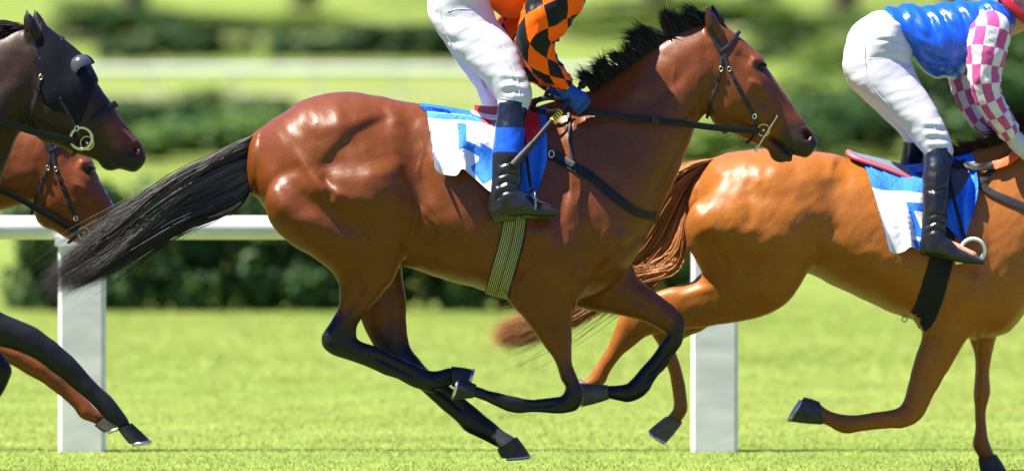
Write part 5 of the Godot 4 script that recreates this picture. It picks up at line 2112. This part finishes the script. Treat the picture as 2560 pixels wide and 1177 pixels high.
func make_left_tack():
	# near-black horse: hood, bridle
	var S := dark_bay
	var f := Vector2(2039, 341)
	var t := Vector2(359, 374)
	var o := bridle(S, "dark leather bridle with a large bit ring on the near-black horse", f, t, 1.07, 0.0, [[-260, 255], [-120, 272], [0, 300], [90, 330], [190, 352]], [.20, .19, .16, .12, .085], false)
	var c := on(S, 205, 345, 0.012)
	part("bit_ring", ring_mesh(c, 0.042, 0.007), brass_mat, o)
	part("bit_ring", ring_mesh(Vector3(c.x, c.y, 2.0 * S.zm - c.z), 0.042, 0.007), brass_mat, o)
	part("noseband", strap(S, [[236, 300], [262, 278], [290, 258]], 16.0, .005, .005), leather, o)
	part("noseband", strap(S, [[236, 300], [262, 278], [290, 258]], 16.0, .005, .005, -1.0), leather, o)
	var H := Sculpt.new(0.008, 0.8, 0.02)
	var st := []
	for s in HEAD.slice(0, 5):
		var r: Array = s.duplicate()
		while r.size() < 8:
			r.append(0.0)
		var d := (Vector2(s[0], s[1]) - Vector2(s[2], s[3])).normalized()
		r[0] += d.x * 10.0
		r[1] += d.y * 10.0
		r[2] = lerpf(s[0], s[2], .86) - d.x * 2.0
		r[3] = lerpf(s[1], s[3], .86) - d.y * 2.0
		r[4] = s[4] + .010
		st.append(r)
	H.loft(moved(st, f, t, 1.07), .012, .006, 5, .01)
	H.mark([[160, 150], [190, 200], [200, 260]], .003, .006)
	H.noise(10.0, .0015, 1.0, 1.0, 0.0, 3)
	H.prepare()
	var hd := thing("racing_hood", "dark navy racing hood with blinker cup on the near-black horse", "hood", at(150, 180, 0.8))
	part("hood", H.mesh(func(p, tone): return Color(0.008, 0.009, 0.014)), fabric(lin(1, 1, 1), 0.55, 0.2, 9.0, 0.3), hd)
	var e := at(212, 176, 0.8)
	e.z = surf(H, e.x, e.y, 0.9)
	for sg in [1.0, -1.0]:
		var B := Build.new()
		var rows := []
		for i in 9:
			var row := []
			for j in 15:
				var a := 0.35 + PI * 1.15 * j / 14.0
				var q := i / 8.0 * 1.45
				row.append(Vector3(e.x - 0.012 + cos(a) * 0.046 * sin(q), e.y + 0.012 + sin(a) * 0.05 * sin(q), S.zm + sg * (e.z - S.zm - 0.012 + 0.044 * cos(q))))
			rows.append(row)
		B.sheet(rows, 0.003)
		part("blinker_cup", B.mesh(), plain(lin(0.05, 0.052, 0.065), 0.2, 0.6), hd)
	# red bay: bridle
	var R := red_bay
	var q := (Vector2(1896, 327) - M_FROM).rotated(M_TURN) * M_SIZE + M_TO
	bridle(R, "dark leather bridle on the red bay with the white blaze", M_FROM, M_TO, M_SIZE, M_TURN, [[-300, 440], [-160, 455], [-40, 468], [40, 490], [q.x, q.y]], [.18, .17, .14, .11, .08], false)

# ------------------------------------------------------------------ riders
func puff(pts: Array, radii: Array, sides: int, per: int, wrinkle: float, sd: int, flat := 1.0) -> ArrayMesh:
	# sleeve: a tube along a curve whose cloth gathers in folds
	var c := curve(pts, per)
	var r := []
	for i in c.size():
		var k := float(i) / per
		var a := mini(int(k), radii.size() - 1)
		r.append(lerpf(radii[a], radii[mini(a + 1, radii.size() - 1)], smoothstep(0.0, 1.0, k - int(k))))
	var fn := FastNoiseLite.new()
	fn.seed = sd
	fn.frequency = 1.0
	var B := Build.new()
	var m := c.size()
	var length := 0.0
	var ref := Vector3(0, 0, 1)
	var ring := []
	for i in m:
		var t: Vector3 = (c[mini(i + 1, m - 1)] - c[maxi(i - 1, 0)]).normalized()
		if i > 0:
			length += (c[i] - c[i - 1]).length()
		var s := t.cross(ref).normalized()
		var w := s.cross(t).normalized()
		var row := []
		for k in sides + 1:
			var a := TAU * (k % sides) / sides
			var d := s * cos(a) + w * sin(a) * flat
			var f := fn.get_noise_3d(length * 11.0, cos(a) * 1.1, sin(a) * 1.1) * 0.7 + fn.get_noise_3d(length * 26.0 + a * 0.6, cos(a) * 2.2, sin(a) * 2.2) * 0.4
			row.append([c[i] + d * (r[i] + wrinkle * f), length])
		ring.append(row)
	for i in m:
		for k in sides + 1:
			var du: Vector3 = ring[mini(i + 1, m - 1)][k][0] - ring[maxi(i - 1, 0)][k][0]
			var dv: Vector3 = ring[i][(k + 1) % sides][0] - ring[i][(k - 1 + sides) % sides][0]
			var nn := dv.cross(du).normalized()
			if nn.dot(ring[i][k][0] - c[i]) < 0.0:
				nn = -nn
			B.vert(ring[i][k][0], nn, Vector2(float(k) / sides, ring[i][k][1]))
	for i in m - 1:
		for k in sides:
			var a := i * (sides + 1) + k
			B.quad(a, a + 1, a + sides + 2, a + sides + 1)
	for e in [0, m - 1]:
		var t: Vector3 = (c[0] - c[1]).normalized() if e == 0 else (c[m - 1] - c[m - 2]).normalized()
		var o := B.vert(c[e], t)
		for k in sides:
			B.tri(o, B.vert(ring[e][k][0], t), B.vert(ring[e][(k + 1) % sides][0], t))
	return B.mesh()

func checks(c1: Color, c2: Color, diamond: bool) -> ImageTexture:
	var n := 128
	var im := Image.create(n, n, false, Image.FORMAT_RGBA8)
	for y in n:
		for x in n:
			var u := (x + 0.5) / n
			var v := (y + 0.5) / n
			var b := absf(u - 0.5) + absf(v - 0.5) < 0.5 if diamond else (u < 0.5) == (v < 0.5)
			im.set_pixel(x, y, c1 if b else c2)
	return ImageTexture.create_from_image(im)

func satin(tex: Texture2D, scale: Vector3, rough := 0.36) -> StandardMaterial3D:
	var m := plain(Color.WHITE, rough, 0.25)
	m.albedo_texture = tex
	m.uv1_scale = scale
	m.rim_enabled = true
	m.rim = 0.1
	m.rim_tint = 0.8
	m.backlight_enabled = true
	m.backlight = Color(0.5, 0.5, 0.5)
	m.cull_mode = BaseMaterial3D.CULL_DISABLED
	return m

func v3(px: float, py: float, S_z: float, z: float) -> Vector3:
	return at(px, py, S_z) + Vector3(0, 0, z)

# closed hand round the reins: palm, four fingers that curl in, thumb on top. back = direction from wrist to knuckles in pixels
func fist(H: Sculpt, wx: float, wy: float, wz: float, kx: float, ky: float, side: float, tone := 0.0):
	var d := Vector2(kx - wx, ky - wy)
	var up := Vector2(d.y, -d.x).normalized()
	var f := d.normalized()
	var s := scl(H.zm)
	for i in 4:
		var o := (1.5 - i) * 0.0185 * s
		var len: float = [1.0, 1.1, 1.04, 0.86][i]
		var k := Vector2(kx, ky) + up * o
		var w := Vector2(wx, wy) + up * o * 0.55
		H.cap_px(w.x, w.y, wz, k.x, k.y, wz, .015, .0125, tone, .02)
		var p1 := k + f * 0.024 * s * len + Vector2(0, 2)
		H.cap_px(k.x, k.y, wz, p1.x, p1.y, wz - side * .022, .0108, .0098, tone, .006)
		var p2 := p1 - f * 0.004 * s
		H.cap_px(p1.x, p1.y, wz - side * .022, p2.x, p2.y, wz - side * .044 * len, .0098, .009, tone, .005)
		var p3 := p2 - f * 0.020 * s * len
		H.cap_px(p2.x, p2.y, wz - side * .044 * len, p3.x, p3.y, wz - side * .036, .009, .008, tone, .005)
	var b := Vector2(wx, wy).lerp(Vector2(kx, ky), 0.35) + up * 0.026 * s
	var m := b + f * 0.026 * s + up * 0.010 * s
	var e := m + f * 0.026 * s - up * 0.004 * s
	H.cap_px(b.x, b.y, wz - side * .010, m.x, m.y, wz - side * .022, .0125, .0105, tone, .01)
	H.cap_px(m.x, m.y, wz - side * .022, e.x, e.y, wz - side * .030, .0105, .0085, tone, .006)

func face(S: Sculpt, cx: float, cy: float, tilt: float):
	# skull, jaw, nose, lips, brow and ears about a head centre in pixels; faces +x, nose line turned down by tilt
	var s := scl(S.zm)
	var q := func(x, y):
		return Vector2(cx, cy) + Vector2(x, -y).rotated(tilt) * s
	var a
	var b
	for c in [[-.012, .02, .0, .0, .03, .0, .088, .090], [.03, -.03, .0, .05, -.085, .0, .066, .040], [.085, .012, .0, .104, -.028, .0, .010, .014], [.083, -.055, .016, .083, -.055, -.016, .012, .012], [.078, -.072, .014, .078, -.072, -.014, .011, .011], [.078, .028, .035, .078, .028, -.035, .014, .014], [.066, -.098, .01, .066, -.098, -.01, .018, .018]]:
		a = q.call(c[0], c[1])
		b = q.call(c[3], c[4])
		S.cap_px(a.x, a.y, c[2], b.x, b.y, c[5], c[6], c[7], 0.0, .025 if c[6] > .03 else .012)
	for sg in [1.0, -1.0]:
		a = q.call(-.005, .005)
		b = q.call(-.012, -.03)
		S.cap_px(a.x, a.y, .082 * sg, b.x, b.y, .08 * sg, .013, .010, 0.0, .01)

func face_parts(parent: Node3D, cx: float, cy: float, tilt: float, zm: float, shell: Color, strap_col: Color):
	var s := scl(zm)
	var q := func(x, y, z):
		var v: Vector2 = Vector2(cx, cy) + Vector2(x, -y).rotated(tilt) * s
		return at(v.x, v.y, zm) + Vector3(0, 0, z)
	var white := plain(lin(0.7, 0.68, 0.66), 0.2)
	for sg in [1.0, -1.0]:
		var e := SphereMesh.new()
		e.radius = .012
		e.height = .024
		part("eye", e, white, parent).global_position = q.call(.074, .004, .031 * sg)
		var i := SphereMesh.new()
		i.radius = .006
		i.height = .012
		part("iris", i, eye_mat, parent).global_position = q.call(.0815, .004, .033 * sg)
	# helmet shell with a peak and a chin strap
	var B := Build.new()
	var rows := []
	for i in 13:
		var row := []
		for j in 29:
			var a := TAU * j / 28.0
			var t := i / 12.0 * 1.72
			var drop := -0.012 * cos(a) * sin(t)
			row.append(q.call(-.006 + cos(a) * sin(t) * .122, .03 + cos(t) * .118 + drop * -2.0 * float(i > 8), sin(a) * sin(t) * .104))
		rows.append(row)
	B.sheet(rows, 0.006)
	var m := plain(shell.linear_to_srgb(), 0.35, 0.5)
	m.cull_mode = BaseMaterial3D.CULL_DISABLED
	var hm := part("helmet", B.mesh(), m, parent)
	var P := Build.new()
	rows = []
	for i in 5:
		var row := []
		for j in 11:
			var a := -0.9 + 1.8 * j / 10.0
			var r := .118 + .012 * i
			row.append(q.call(-.006 + cos(a) * r, .052 - .005 * i, sin(a) * (.1 + .004 * i)))
		rows.append(row)
	P.sheet(rows, 0.004)
	part("peak", P.mesh(), m, hm)
	var C := Build.new()
	var pts := []
	for i in 13:
		var a := PI * i / 12.0
		pts.append(q.call(.0 + .055 * sin(a), .02 - .135 * sin(a), cos(a) * (.094 - .02 * sin(a))))
	C.tube(pts, [.008], 8, Color.WHITE, 0.5)
	part("chin_strap", C.mesh(), plain(strap_col.linear_to_srgb(), 0.6), hm)

func boot_paint(S: Sculpt, sock_y: float, cuff_y: float, sole_y: float, cuff: Color) -> Callable:
	var s := scl(S.zm)
	var y1 := CAM_Y - (sock_y - HORIZON) / s
	var y2 := CAM_Y - (cuff_y - HORIZON) / s
	var y3 := CAM_Y - (sole_y - HORIZON) / s
	return func(p: Vector3, tone: float) -> Color:
		if tone > 0.5:
			return Color(0.035, 0.042, 0.02)
		if p.y > y1:
			return Color(0.010, 0.012, 0.022)
		if p.y > y2:
			return cuff * (0.75 if fmod(p.x * 62.0 + 100.0, 1.0) < 0.12 else 1.0)
		return Color(0.012, 0.013, 0.015)

var skin_mat: StandardMaterial3D
var breech_mat: StandardMaterial3D

func make_orange_rider():
	var Z := 0.0
	skin_mat = plain(lin(0.55, 0.30, 0.20), 0.5, 0.4)
	skin_mat.subsurf_scatter_enabled = true
	skin_mat.subsurf_scatter_strength = 0.2
	breech_mat = fabric(lin(0.54, 0.545, 0.60), 0.8, 0.3, 5.0, 0.35)
	var o := thing("person", "rider in orange and black diamond-sleeved silks and white breeches, standing in the stirrups", "person", at(1180, 20, 0))
	# the body itself, one surface under the clothes
	var K := Sculpt.new(0.012, Z, 0.04)
	K.cap_px(1150, -40, .06, 1150, -40, -.06, .08, .08)
	K.cap_px(1165, -60, 0, 1300, -115, 0, .085, .11)
	K.cap_px(1300, -115, 0, 1420, -150, 0, .11, .09)
	K.cap_px(1420, -150, .13, 1420, -150, -.13, .06, .06)
	K.cap_px(1440, -180, 0, 1500, -225, 0, .055, .05)
	for sg in [1.0, -1.0]:
		K.cap_px(1155, -20, .09 * sg, 1280, 230, .19 * sg, .06, .034)
		K.cap_px(1280, 235, .20 * sg, 1264, 470, .315 * sg, .034, .026)
		K.cap_px(1264, 480, .325 * sg, 1370, 520, .34 * sg, .028, .02)
		K.cap_px(1415, -140, .18 * sg, 1340, 105, .24 * sg if sg > 0 else -.16, .05, .04)
		K.cap_px(1340, 105, .24 * sg if sg > 0 else -.16, 1424, 228, .17 * sg, .04, .026)
	face(K, 1545, -265, 0.25)
	K.prepare()
	part("body", K.mesh(func(p, t): return Color(1, 1, 1)), skin_mat, o)
	face_parts(o, 1545, -265, 0.25, Z, Color(0.75, 0.12, 0.01), Color(0.02, 0.02, 0.02))
	# breeches
	var P := Sculpt.new(0.008, Z, 0.05)
	P.cap_px(1150, -50, .06, 1150, -50, -.06, .125, .125)
	P.loft([[1232, -70, 1080, -60, .11, .075], [1224, -10, 1068, 5, .108, .085], [1240, 45, 1072, 40, .1, .1], [1268, 84, 1092, 78, .094, .125], [1290, 120, 1130, 128, .088, .15], [1308, 165, 1178, 174, .08, .178], [1325, 210, 1218, 212, .072, .2], [1331, 240, 1240, 248, .064, .212], [1322, 268, 1246, 264, .058, .22], [1314, 280, 1248, 270, .05, .222]], .04, .006)
	P.loft([[1222, -70, 1080, -60, .11, -.075], [1228, 40, 1076, 44, .1, -.1], [1262, 110, 1120, 122, .09, -.14], [1285, 165, 1160, 180, .08, -.17], [1288, 212, 1190, 222, .07, -.19], [1280, 250, 1204, 262, .06, -.2], [1268, 276, 1208, 282, .05, -.205]], .04, .006)
	P.mark([[1104, 20], [1112, 80], [1150, 140], [1200, 200], [1222, 240]], .003, .006)
	P.mark([[1190, 20], [1232, 70], [1262, 130], [1288, 190]], .0025, .004)
	P.mark([[1100, 90], [1130, 104], [1160, 108]], .006, .012)
	P.mark([[1080, 30], [1110, 46], [1150, 46]], .005, .012)
	for k in 6:
		P.mark([[1240 + k * 4, 190 + k * 13], [1270 + k * 5, 186 + k * 14], [1316 + k * 1, 196 + k * 12]], .005 if k % 2 else -.004, .007)
	P.mark([[1270, 160], [1284, 220], [1282, 266]], -.004, .006)
	P.noise(8.0, .003, 0.5, 1.5, 0.35, 61)
	P.noise(26.0, .0011, 0.35, 1.5, 0.35, 62)
	P.prepare()
	var bre := part("breeches", P.mesh(func(p, t): return Color(1, 1, 1)), breech_mat, o)
	for ln in [[[1100, 10], [1108, 70], [1146, 136], [1196, 196], [1226, 246]], [[1196, 10], [1236, 70], [1266, 130], [1292, 190], [1300, 240]], [[1250, 246], [1280, 250], [1312, 258]], [[1120, 30], [1150, 24], [1186, 26]]]:
		part("seam", strap(P, ln, 2.2, .0016, .0), breech_mat, bre)
	# boots
	for sg in [1.0, -1.0]:
		var b := Sculpt.new(0.006, Z, 0.02)
		var st := [[1318, 250, 1250, 244, .05, .222], [1316, 290, 1242, 286, .053, .24], [1312, 330, 1237, 330, .053, .262], [1309, 380, 1232, 382, .05, .292], [1305, 430, 1229, 440, .046, .316], [1300, 468, 1226, 490, .042, .332], [1276, 500, 1226, 532, .04, .338]]
		var ft := [[1256, 440, 1227, 536, .036, .335], [1300, 470, 1262, 541, .041, .342], [1342, 498, 1308, 536, .040, .35], [1372, 510, 1352, 538, .036, .356], [1392, 522, 1384, 536, .026, .36]]
		if sg < 0:
			st = forelock_free(st, 0.0)
			ft = forelock_free(ft, 0.0)
		b.loft(st, .004, .02)
		b.loft(ft, .02, .012)
		b.cap_px(1240, 543, .336 * sg, 1280, 538, .338 * sg, .018, .018, 1.0, .006)
		b.cap_px(1310, 536, .35 * sg, 1380, 536, .357 * sg, .012, .010, 1.0, .006)
		for m in [[[1240, 440], [1270, 428], [1296, 436]], [[1236, 466], [1268, 450], [1300, 458]], [[1234, 500], [1260, 476], [1296, 474]], [[1244, 410], [1270, 404], [1300, 396]]]:
			b.mark(m, .009, .008)
		b.mark([[1236, 484], [1262, 500], [1272, 532]], .003, .004)
		b.mark([[1262, 470], [1290, 486], [1330, 512]], -.004, .010)
		b.noise(14.0, .003, 1.0, 1.0, 0.4, 71)
		b.prepare()
		part("boot", b.mesh(boot_paint(b, 319.0, 379.0, 540.0, Color(0.012, 0.085, 0.50))), boot_leather, o)
	# jacket
	var J := Sculpt.new(0.011, Z, 0.05)
	J.loft([[1150, -120, 1200, 4, .145], [1190, -150, 1240, 34, .16], [1245, -178, 1290, 44, .172], [1310, -205, 1350, 34, .178], [1375, -225, 1412, 4, .18], [1430, -232, 1455, -40, .165], [1475, -228, 1488, -100, .11]], .01, .03)
	J.mark([[1190, -20], [1240, -60], [1290, -120]], .008, .014)
	J.mark([[1220, 20], [1270, -20], [1330, -60]], .008, .014)
	J.noise(9.0, .015, 0.35, 1.4, 0.7, 81)
	J.noise(22.0, .004, 0.3, 1.4, 0.8, 82)
	J.prepare()
	var orange := lin(1.0, 0.125, 0.004)
	var silk := fabric(orange, 0.45, 0.3, 4.0, 0.3)
	silk.rim_enabled = true
	silk.rim = 0.1
	part("jacket", J.mesh(func(p, t): return Color(1, 1, 1)), silk, o)
	var tex := checks(lin(0.012, 0.012, 0.014), orange, true)
	var near := [v3(1440, -150, Z, .17), v3(1420, -80, Z, .22), v3(1392, -10, Z, .255), v3(1362, 50, Z, .27), v3(1340, 98, Z, .272), v3(1350, 142, Z, .255), v3(1378, 178, Z, .225), v3(1404, 202, Z, .195), v3(1420, 214, Z, .185)]
	part("sleeve", puff(near, [.09, .105, .108, .098, .080, .066, .052, .040, .030], 40, 10, .020, 5), satin(tex, Vector3(5.0, 7.6, 1)), o)
	var far := [v3(1400, -150, Z, -.17), v3(1370, -80, Z, -.21), v3(1330, 0, Z, -.22), v3(1300, 70, Z, -.21), v3(1300, 120, Z, -.19), v3(1330, 160, Z, -.16), v3(1370, 195, Z, -.13), v3(1400, 214, Z, -.12)]
	part("sleeve", puff(far, [.09, .10, .10, .09, .08, .065, .048, .030], 36, 10, .020, 6), satin(tex, Vector3(5.0, 7.6, 1)), o)
	# gloves
	for sg in [1.0, -1.0]:
		var H := Sculpt.new(0.0042, Z, 0.012)
		var x := 0.0 if sg > 0 else -26.0
		var y := 0.0 if sg > 0 else -4.0
		var wz: float = .18 * sg if sg > 0 else -.115
		H.cap_px(1404 + x, 212 + y, wz, 1424 + x, 232 + y, wz, .030, .026, 1.0, .012)
		H.cap_px(1418 + x, 228 + y, wz, 1436 + x, 244 + y, wz, .028, .030, 0.0, .02)
		fist(H, 1424 + x, 236 + y, wz, 1448 + x, 256 + y, sg)
		H.noise(40.0, .0012, 1.0, 1.0, 0.0, 4)
		H.prepare()
		part("glove", H.mesh(func(p, t): return Color(0.014, 0.065, 0.30)), fabric(lin(1, 1, 1), 0.6, 0.35, 20.0, 0.2), o)
	# whip
	var w := thing("whip", "dark padded whip with yellow rings in the orange-clad rider's hand", "whip", v3(1420, 260, Z, .2))
	var a := v3(1455, 212, Z, .155)
	var c := v3(1424, 252, Z, .20)
	var e := v3(1281, 414, Z, .395)
	part("shaft", bar_mesh(c.lerp(a, 0.9), e.lerp(c, 0.35), .0095, .011), leather_grey, w)
	part("padded_end", bar_mesh(c.lerp(e, 0.66), e, .0135, .018, 14), leather_grey, w)
	var kn := SphereMesh.new()
	kn.radius = .017
	kn.height = .034
	part("knob", kn, leather, w).global_position = a
	for i in 5:
		var p := c.lerp(e, 0.17 + i * 0.032)
		part("ring", bar_mesh(p, p + (e - c).normalized() * .0055, .0128, .0128, 14), plain(lin(0.78, 0.62, 0.02), 0.5), w)

func make_blue_rider():
	var Z := -0.8
	var o := thing("person", "rider in a blue vest with pink and white checked sleeves and white breeches", "person", at(2250, 120, Z))
	var K := Sculpt.new(0.012, Z, 0.04)
	K.cap_px(2195, 112, .06, 2195, 112, -.06, .08, .08)
	K.cap_px(2220, 95, 0, 2330, 90, 0, .07, .09)
	K.cap_px(2330, 90, 0, 2450, 70, 0, .09, .08)
	K.cap_px(2470, 62, .12, 2470, 62, -.12, .06, .06)
	K.cap_px(2500, 50, 0, 2560, 28, 0, .055, .05)
	for sg in [1.0, -1.0]:
		K.cap_px(2195, 140, .09 * sg, 2332, 335, .19 * sg, .06, .034)
		K.cap_px(2332, 340, .20 * sg, 2328, 580, .32 * sg, .034, .026)
		K.cap_px(2328, 595, .33 * sg, 2420, 635, .34 * sg, .028, .02)
		K.cap_px(2470, 75, .17 * sg, 2450, 230, .20 * sg, .045, .038)
		K.cap_px(2450, 230, .20 * sg, 2530, 350, .14 * sg, .036, .026)
	K.cap_px(2528, 58, 0, 2566, 46, 0, .05, .045)
	face(K, 2592, -10, 0.2)
	K.prepare()
	part("body", K.mesh(func(p, t): return Color(1, 1, 1)), skin_mat, o)
	face_parts(o, 2592, -10, 0.2, Z, Color(0.42, 0.006, 0.016), Color(0.35, 0.005, 0.014))
	var hb := Build.new()
	var hp := []
	for q in [[2500, -20, .06], [2516, 6, .088], [2540, 30, .094], [2562, 50, .086], [2590, 68, .05], [2604, 74, .0]]:
		hp.append(v3(q[0], q[1], Z, q[2]))
	for q in [[2590, 68, -.05], [2562, 50, -.086], [2540, 30, -.094], [2516, 6, -.088], [2500, -20, -.06]]:
		hp.append(v3(q[0], q[1], Z, q[2]))
	hb.tube(curve(hp, 5), [.019], 10, Color.WHITE, 0.4, Vector3(0, 0, 1))
	part("helmet_harness", hb.mesh(), plain(lin(0.42, 0.006, 0.016), 0.45), o)
	var P := Sculpt.new(0.008, Z, 0.05)
	P.cap_px(2195, 110, .05, 2195, 110, -.05, .125, .125)
	P.loft([[2262, 75, 2190, 50, .12, .05], [2280, 118, 2132, 106, .12, .065], [2278, 150, 2108, 160, .112, .085], [2292, 196, 2134, 216, .1, .115], [2323, 246, 2184, 258, .088, .145], [2350, 300, 2244, 312, .077, .175], [2371, 350, 2284, 362, .066, .198], [2377, 376, 2302, 382, .06, .21], [2372, 388, 2306, 390, .05, .212]], .03, .006)
	P.loft([[2262, 75, 2190, 50, .12, -.05], [2280, 118, 2132, 106, .12, -.065], [2272, 150, 2110, 160, .112, -.085], [2280, 196, 2130, 214, .1, -.115], [2300, 246, 2170, 252, .088, -.145], [2315, 296, 2226, 304, .077, -.175], [2325, 336, 2262, 340, .066, -.19], [2316, 356, 2266, 352, .055, -.2]], .03, .006)
	P.mark([[2164, 148], [2190, 142], [2222, 146], [2256, 158]], .007, .008)
	P.mark([[2158, 100], [2160, 150], [2168, 210], [2220, 270], [2270, 330]], .003, .006)
	P.mark([[2240, 150], [2262, 162], [2276, 160]], .009, .010)
	for k in 6:
		P.mark([[2290 + k * 3, 310 + k * 12], [2320 + k * 3, 306 + k * 13], [2362 + k * 2, 316 + k * 11]], .005 if k % 2 else -.004, .007)
	for k in 5:
		P.mark([[2160 + k * 16, 100 + k * 3], [2200 + k * 12, 92 + k * 10], [2250 + k * 4, 96 + k * 11]], .004 if k % 2 else -.003, .008)
	P.noise(8.0, .003, 0.5, 1.5, 0.3, 161)
	P.noise(26.0, .0011, 0.35, 1.5, 0.3, 162)
	P.prepare()
	var bre := part("breeches", P.mesh(func(p, t): return Color(1, 1, 1)), breech_mat, o)
	for ln in [[[2160, 90], [2158, 150], [2172, 214], [2226, 274], [2280, 344]], [[2236, 150], [2264, 200], [2300, 262], [2334, 330]], [[2164, 150], [2196, 146], [2226, 152]]]:
		part("seam", strap(P, ln, 2.2, .0016, .0), breech_mat, bre)
	for sg in [1.0, -1.0]:
		var b := Sculpt.new(0.007, Z, 0.02)
		var st := [[2372, 362, 2308, 360, .048, .212], [2370, 400, 2304, 400, .052, .235], [2364, 440, 2298, 440, .052, .262], [2360, 500, 2296, 500, .048, .295], [2356, 550, 2295, 556, .044, .32], [2352, 586, 2295, 600, .041, .332], [2330, 610, 2295, 628, .039, .338]]
		var ft := [[2310, 560, 2295, 632, .035, .335], [2352, 586, 2326, 640, .04, .342], [2390, 618, 2366, 648, .039, .35], [2420, 634, 2404, 654, .035, .356], [2444, 646, 2440, 656, .024, .36]]
		if sg < 0:
			st = forelock_free(moved(st, Vector2(2330, 400), Vector2(2290, 380)), 0.0)
			ft = forelock_free(moved(ft, Vector2(2330, 400), Vector2(2290, 380)), 0.0)
		b.loft(st, .004, .02)
		b.loft(ft, .02, .012)
		for m in [[[2306, 540], [2330, 530], [2352, 536]], [[2304, 560], [2330, 548], [2352, 556]], [[2302, 580], [2326, 568], [2350, 572]], [[2306, 470], [2330, 474], [2356, 462]]]:
			b.mark(m, .009, .008)
		b.mark([[2330, 415], [2328, 470], [2326, 530]], -.004, .006)
		b.noise(14.0, .003, 1.0, 1.0, 0.4, 171)
		b.prepare()
		part("boot", b.mesh(boot_paint(b, 411.0, 412.0, 652.0, Color(0.012, 0.013, 0.015))), boot_leather, o)
	var V := Sculpt.new(0.009, Z, 0.05)
	V.loft([[2196, 36, 2244, 74, .14], [2222, 18, 2276, 132, .15], [2268, 13, 2318, 186, .162], [2330, 9, 2370, 198, .172], [2390, 4, 2414, 184, .175], [2440, 0, 2464, 150, .168], [2490, 2, 2508, 112, .135], [2524, 14, 2534, 76, .085]], .01, .02)
	for m in [[[2270, 40], [2290, 80], [2330, 110]], [[2320, 30], [2330, 70], [2350, 100]], [[2350, 25], [2364, 60], [2400, 90]], [[2400, 20], [2410, 60], [2416, 110]], [[2290, 120], [2330, 150], [2390, 160]], [[2300, 160], [2340, 176], [2390, 176]], [[2440, 10], [2446, 30], [2444, 50]], [[2462, 10], [2468, 30], [2466, 48]]]:
		V.mark(m, .010, .012)
	V.mark([[2416, 0], [2422, 60], [2420, 120], [2414, 180]], .006, .006)
	V.noise(9.0, .016, 0.35, 1.3, -1.1, 181)
	V.noise(22.0, .004, 0.3, 1.4, -1.25, 182)
	V.prepare()
	var bl := fabric(lin(0.008, 0.085, 0.60), 0.26, 0.55, 4.0, 0.3)
	part("vest", V.mesh(func(p, t): return Color(1, 1, 1)), bl, o)
	var tex := checks(lin(0.52, 0.085, 0.26), lin(0.66, 0.63, 0.66), false)
	var near := [v3(2470, 56, Z, .14), v3(2470, 80, Z, .18), v3(2460, 130, Z, .205), v3(2454, 190, Z, .215), v3(2462, 240, Z, .21), v3(2486, 284, Z, .19), v3(2512, 320, Z, .165), v3(2524, 340, Z, .155)]
	part("sleeve", puff(near, [.060, .086, .082, .070, .060, .055, .046, .036], 40, 10, .014, 15), satin(tex, Vector3(5.0, 7.2, 1), 0.45), o)
	var far := [v3(2440, 70, Z, -.14), v3(2430, 130, Z, -.19), v3(2424, 190, Z, -.2), v3(2434, 240, Z, -.19), v3(2460, 290, Z, -.17), v3(2490, 322, Z, -.15), v3(2506, 338, Z, -.14)]
	part("sleeve", puff(far, [.07, .08, .07, .06, .055, .046, .036], 36, 10, .014, 16), satin(tex, Vector3(5.0, 7.2, 1), 0.45), o)
	for sg in [1.0, -1.0]:
		var H := Sculpt.new(0.0045, Z, 0.012)
		var x := 0.0 if sg > 0 else -18.0
		H.cap_px(2520 + x, 332, .155 * sg, 2536 + x, 350, .15 * sg, .036, .03, 1.0, .012)
		H.cap_px(2530 + x, 346, .15 * sg, 2542 + x, 360, .145 * sg, .028, .028, 0.0, .02)
		fist(H, 2534 + x, 352, .15 * sg, 2556 + x, 370, sg)
		H.prepare()
		part("glove", H.mesh(func(p, t): return Color(0.48, 0.48, 0.50)), fabric(lin(1, 1, 1), 0.7, 0.3, 20.0, 0.2), o)

func _ready():
	make_camera_and_light()
	make_textures()
	make_ground()
	make_grass()
	var left_post := (203.0 - 1280.0) * 28.8 / FOCAL
	var near_posts := [left_post]
	for i in range(1, 5):
		near_posts.append(left_post + i * 2.83)
		near_posts.append(left_post - i * 2.83)
	make_rail("thick white plastic running rail close behind the horses", CAM_Z - 28.8, 1.055, 0.107, 0.21, near_posts, -15.0, 15.0, "white running rails")
	var far_posts := []
	for i in 30:
		far_posts.append(((380.0 + (i - 24) * 205.0) - 1280.0) * 101.0 / FOCAL)
	make_rail("thin white running rail across the bank in the distance", CAM_Z - 101.0, 1.12, 0.115, 0.045, far_posts, -28.2, 1.5, "white running rails")
	make_planting()
	var t0 := Time.get_ticks_msec()
	horse_materials()
	make_bay()
	print("bay ", Time.get_ticks_msec() - t0)
	make_chestnut()
	print("chestnut ", Time.get_ticks_msec() - t0)
	make_dark_bay()
	make_red_bay()
	print("horses ", Time.get_ticks_msec() - t0)
	tack_materials()
	make_bay_tack()
	make_chestnut_tack()
	make_left_tack()
	print("tack ", Time.get_ticks_msec() - t0)
	make_orange_rider()
	make_blue_rider()
	print("riders ", Time.get_ticks_msec() - t0)
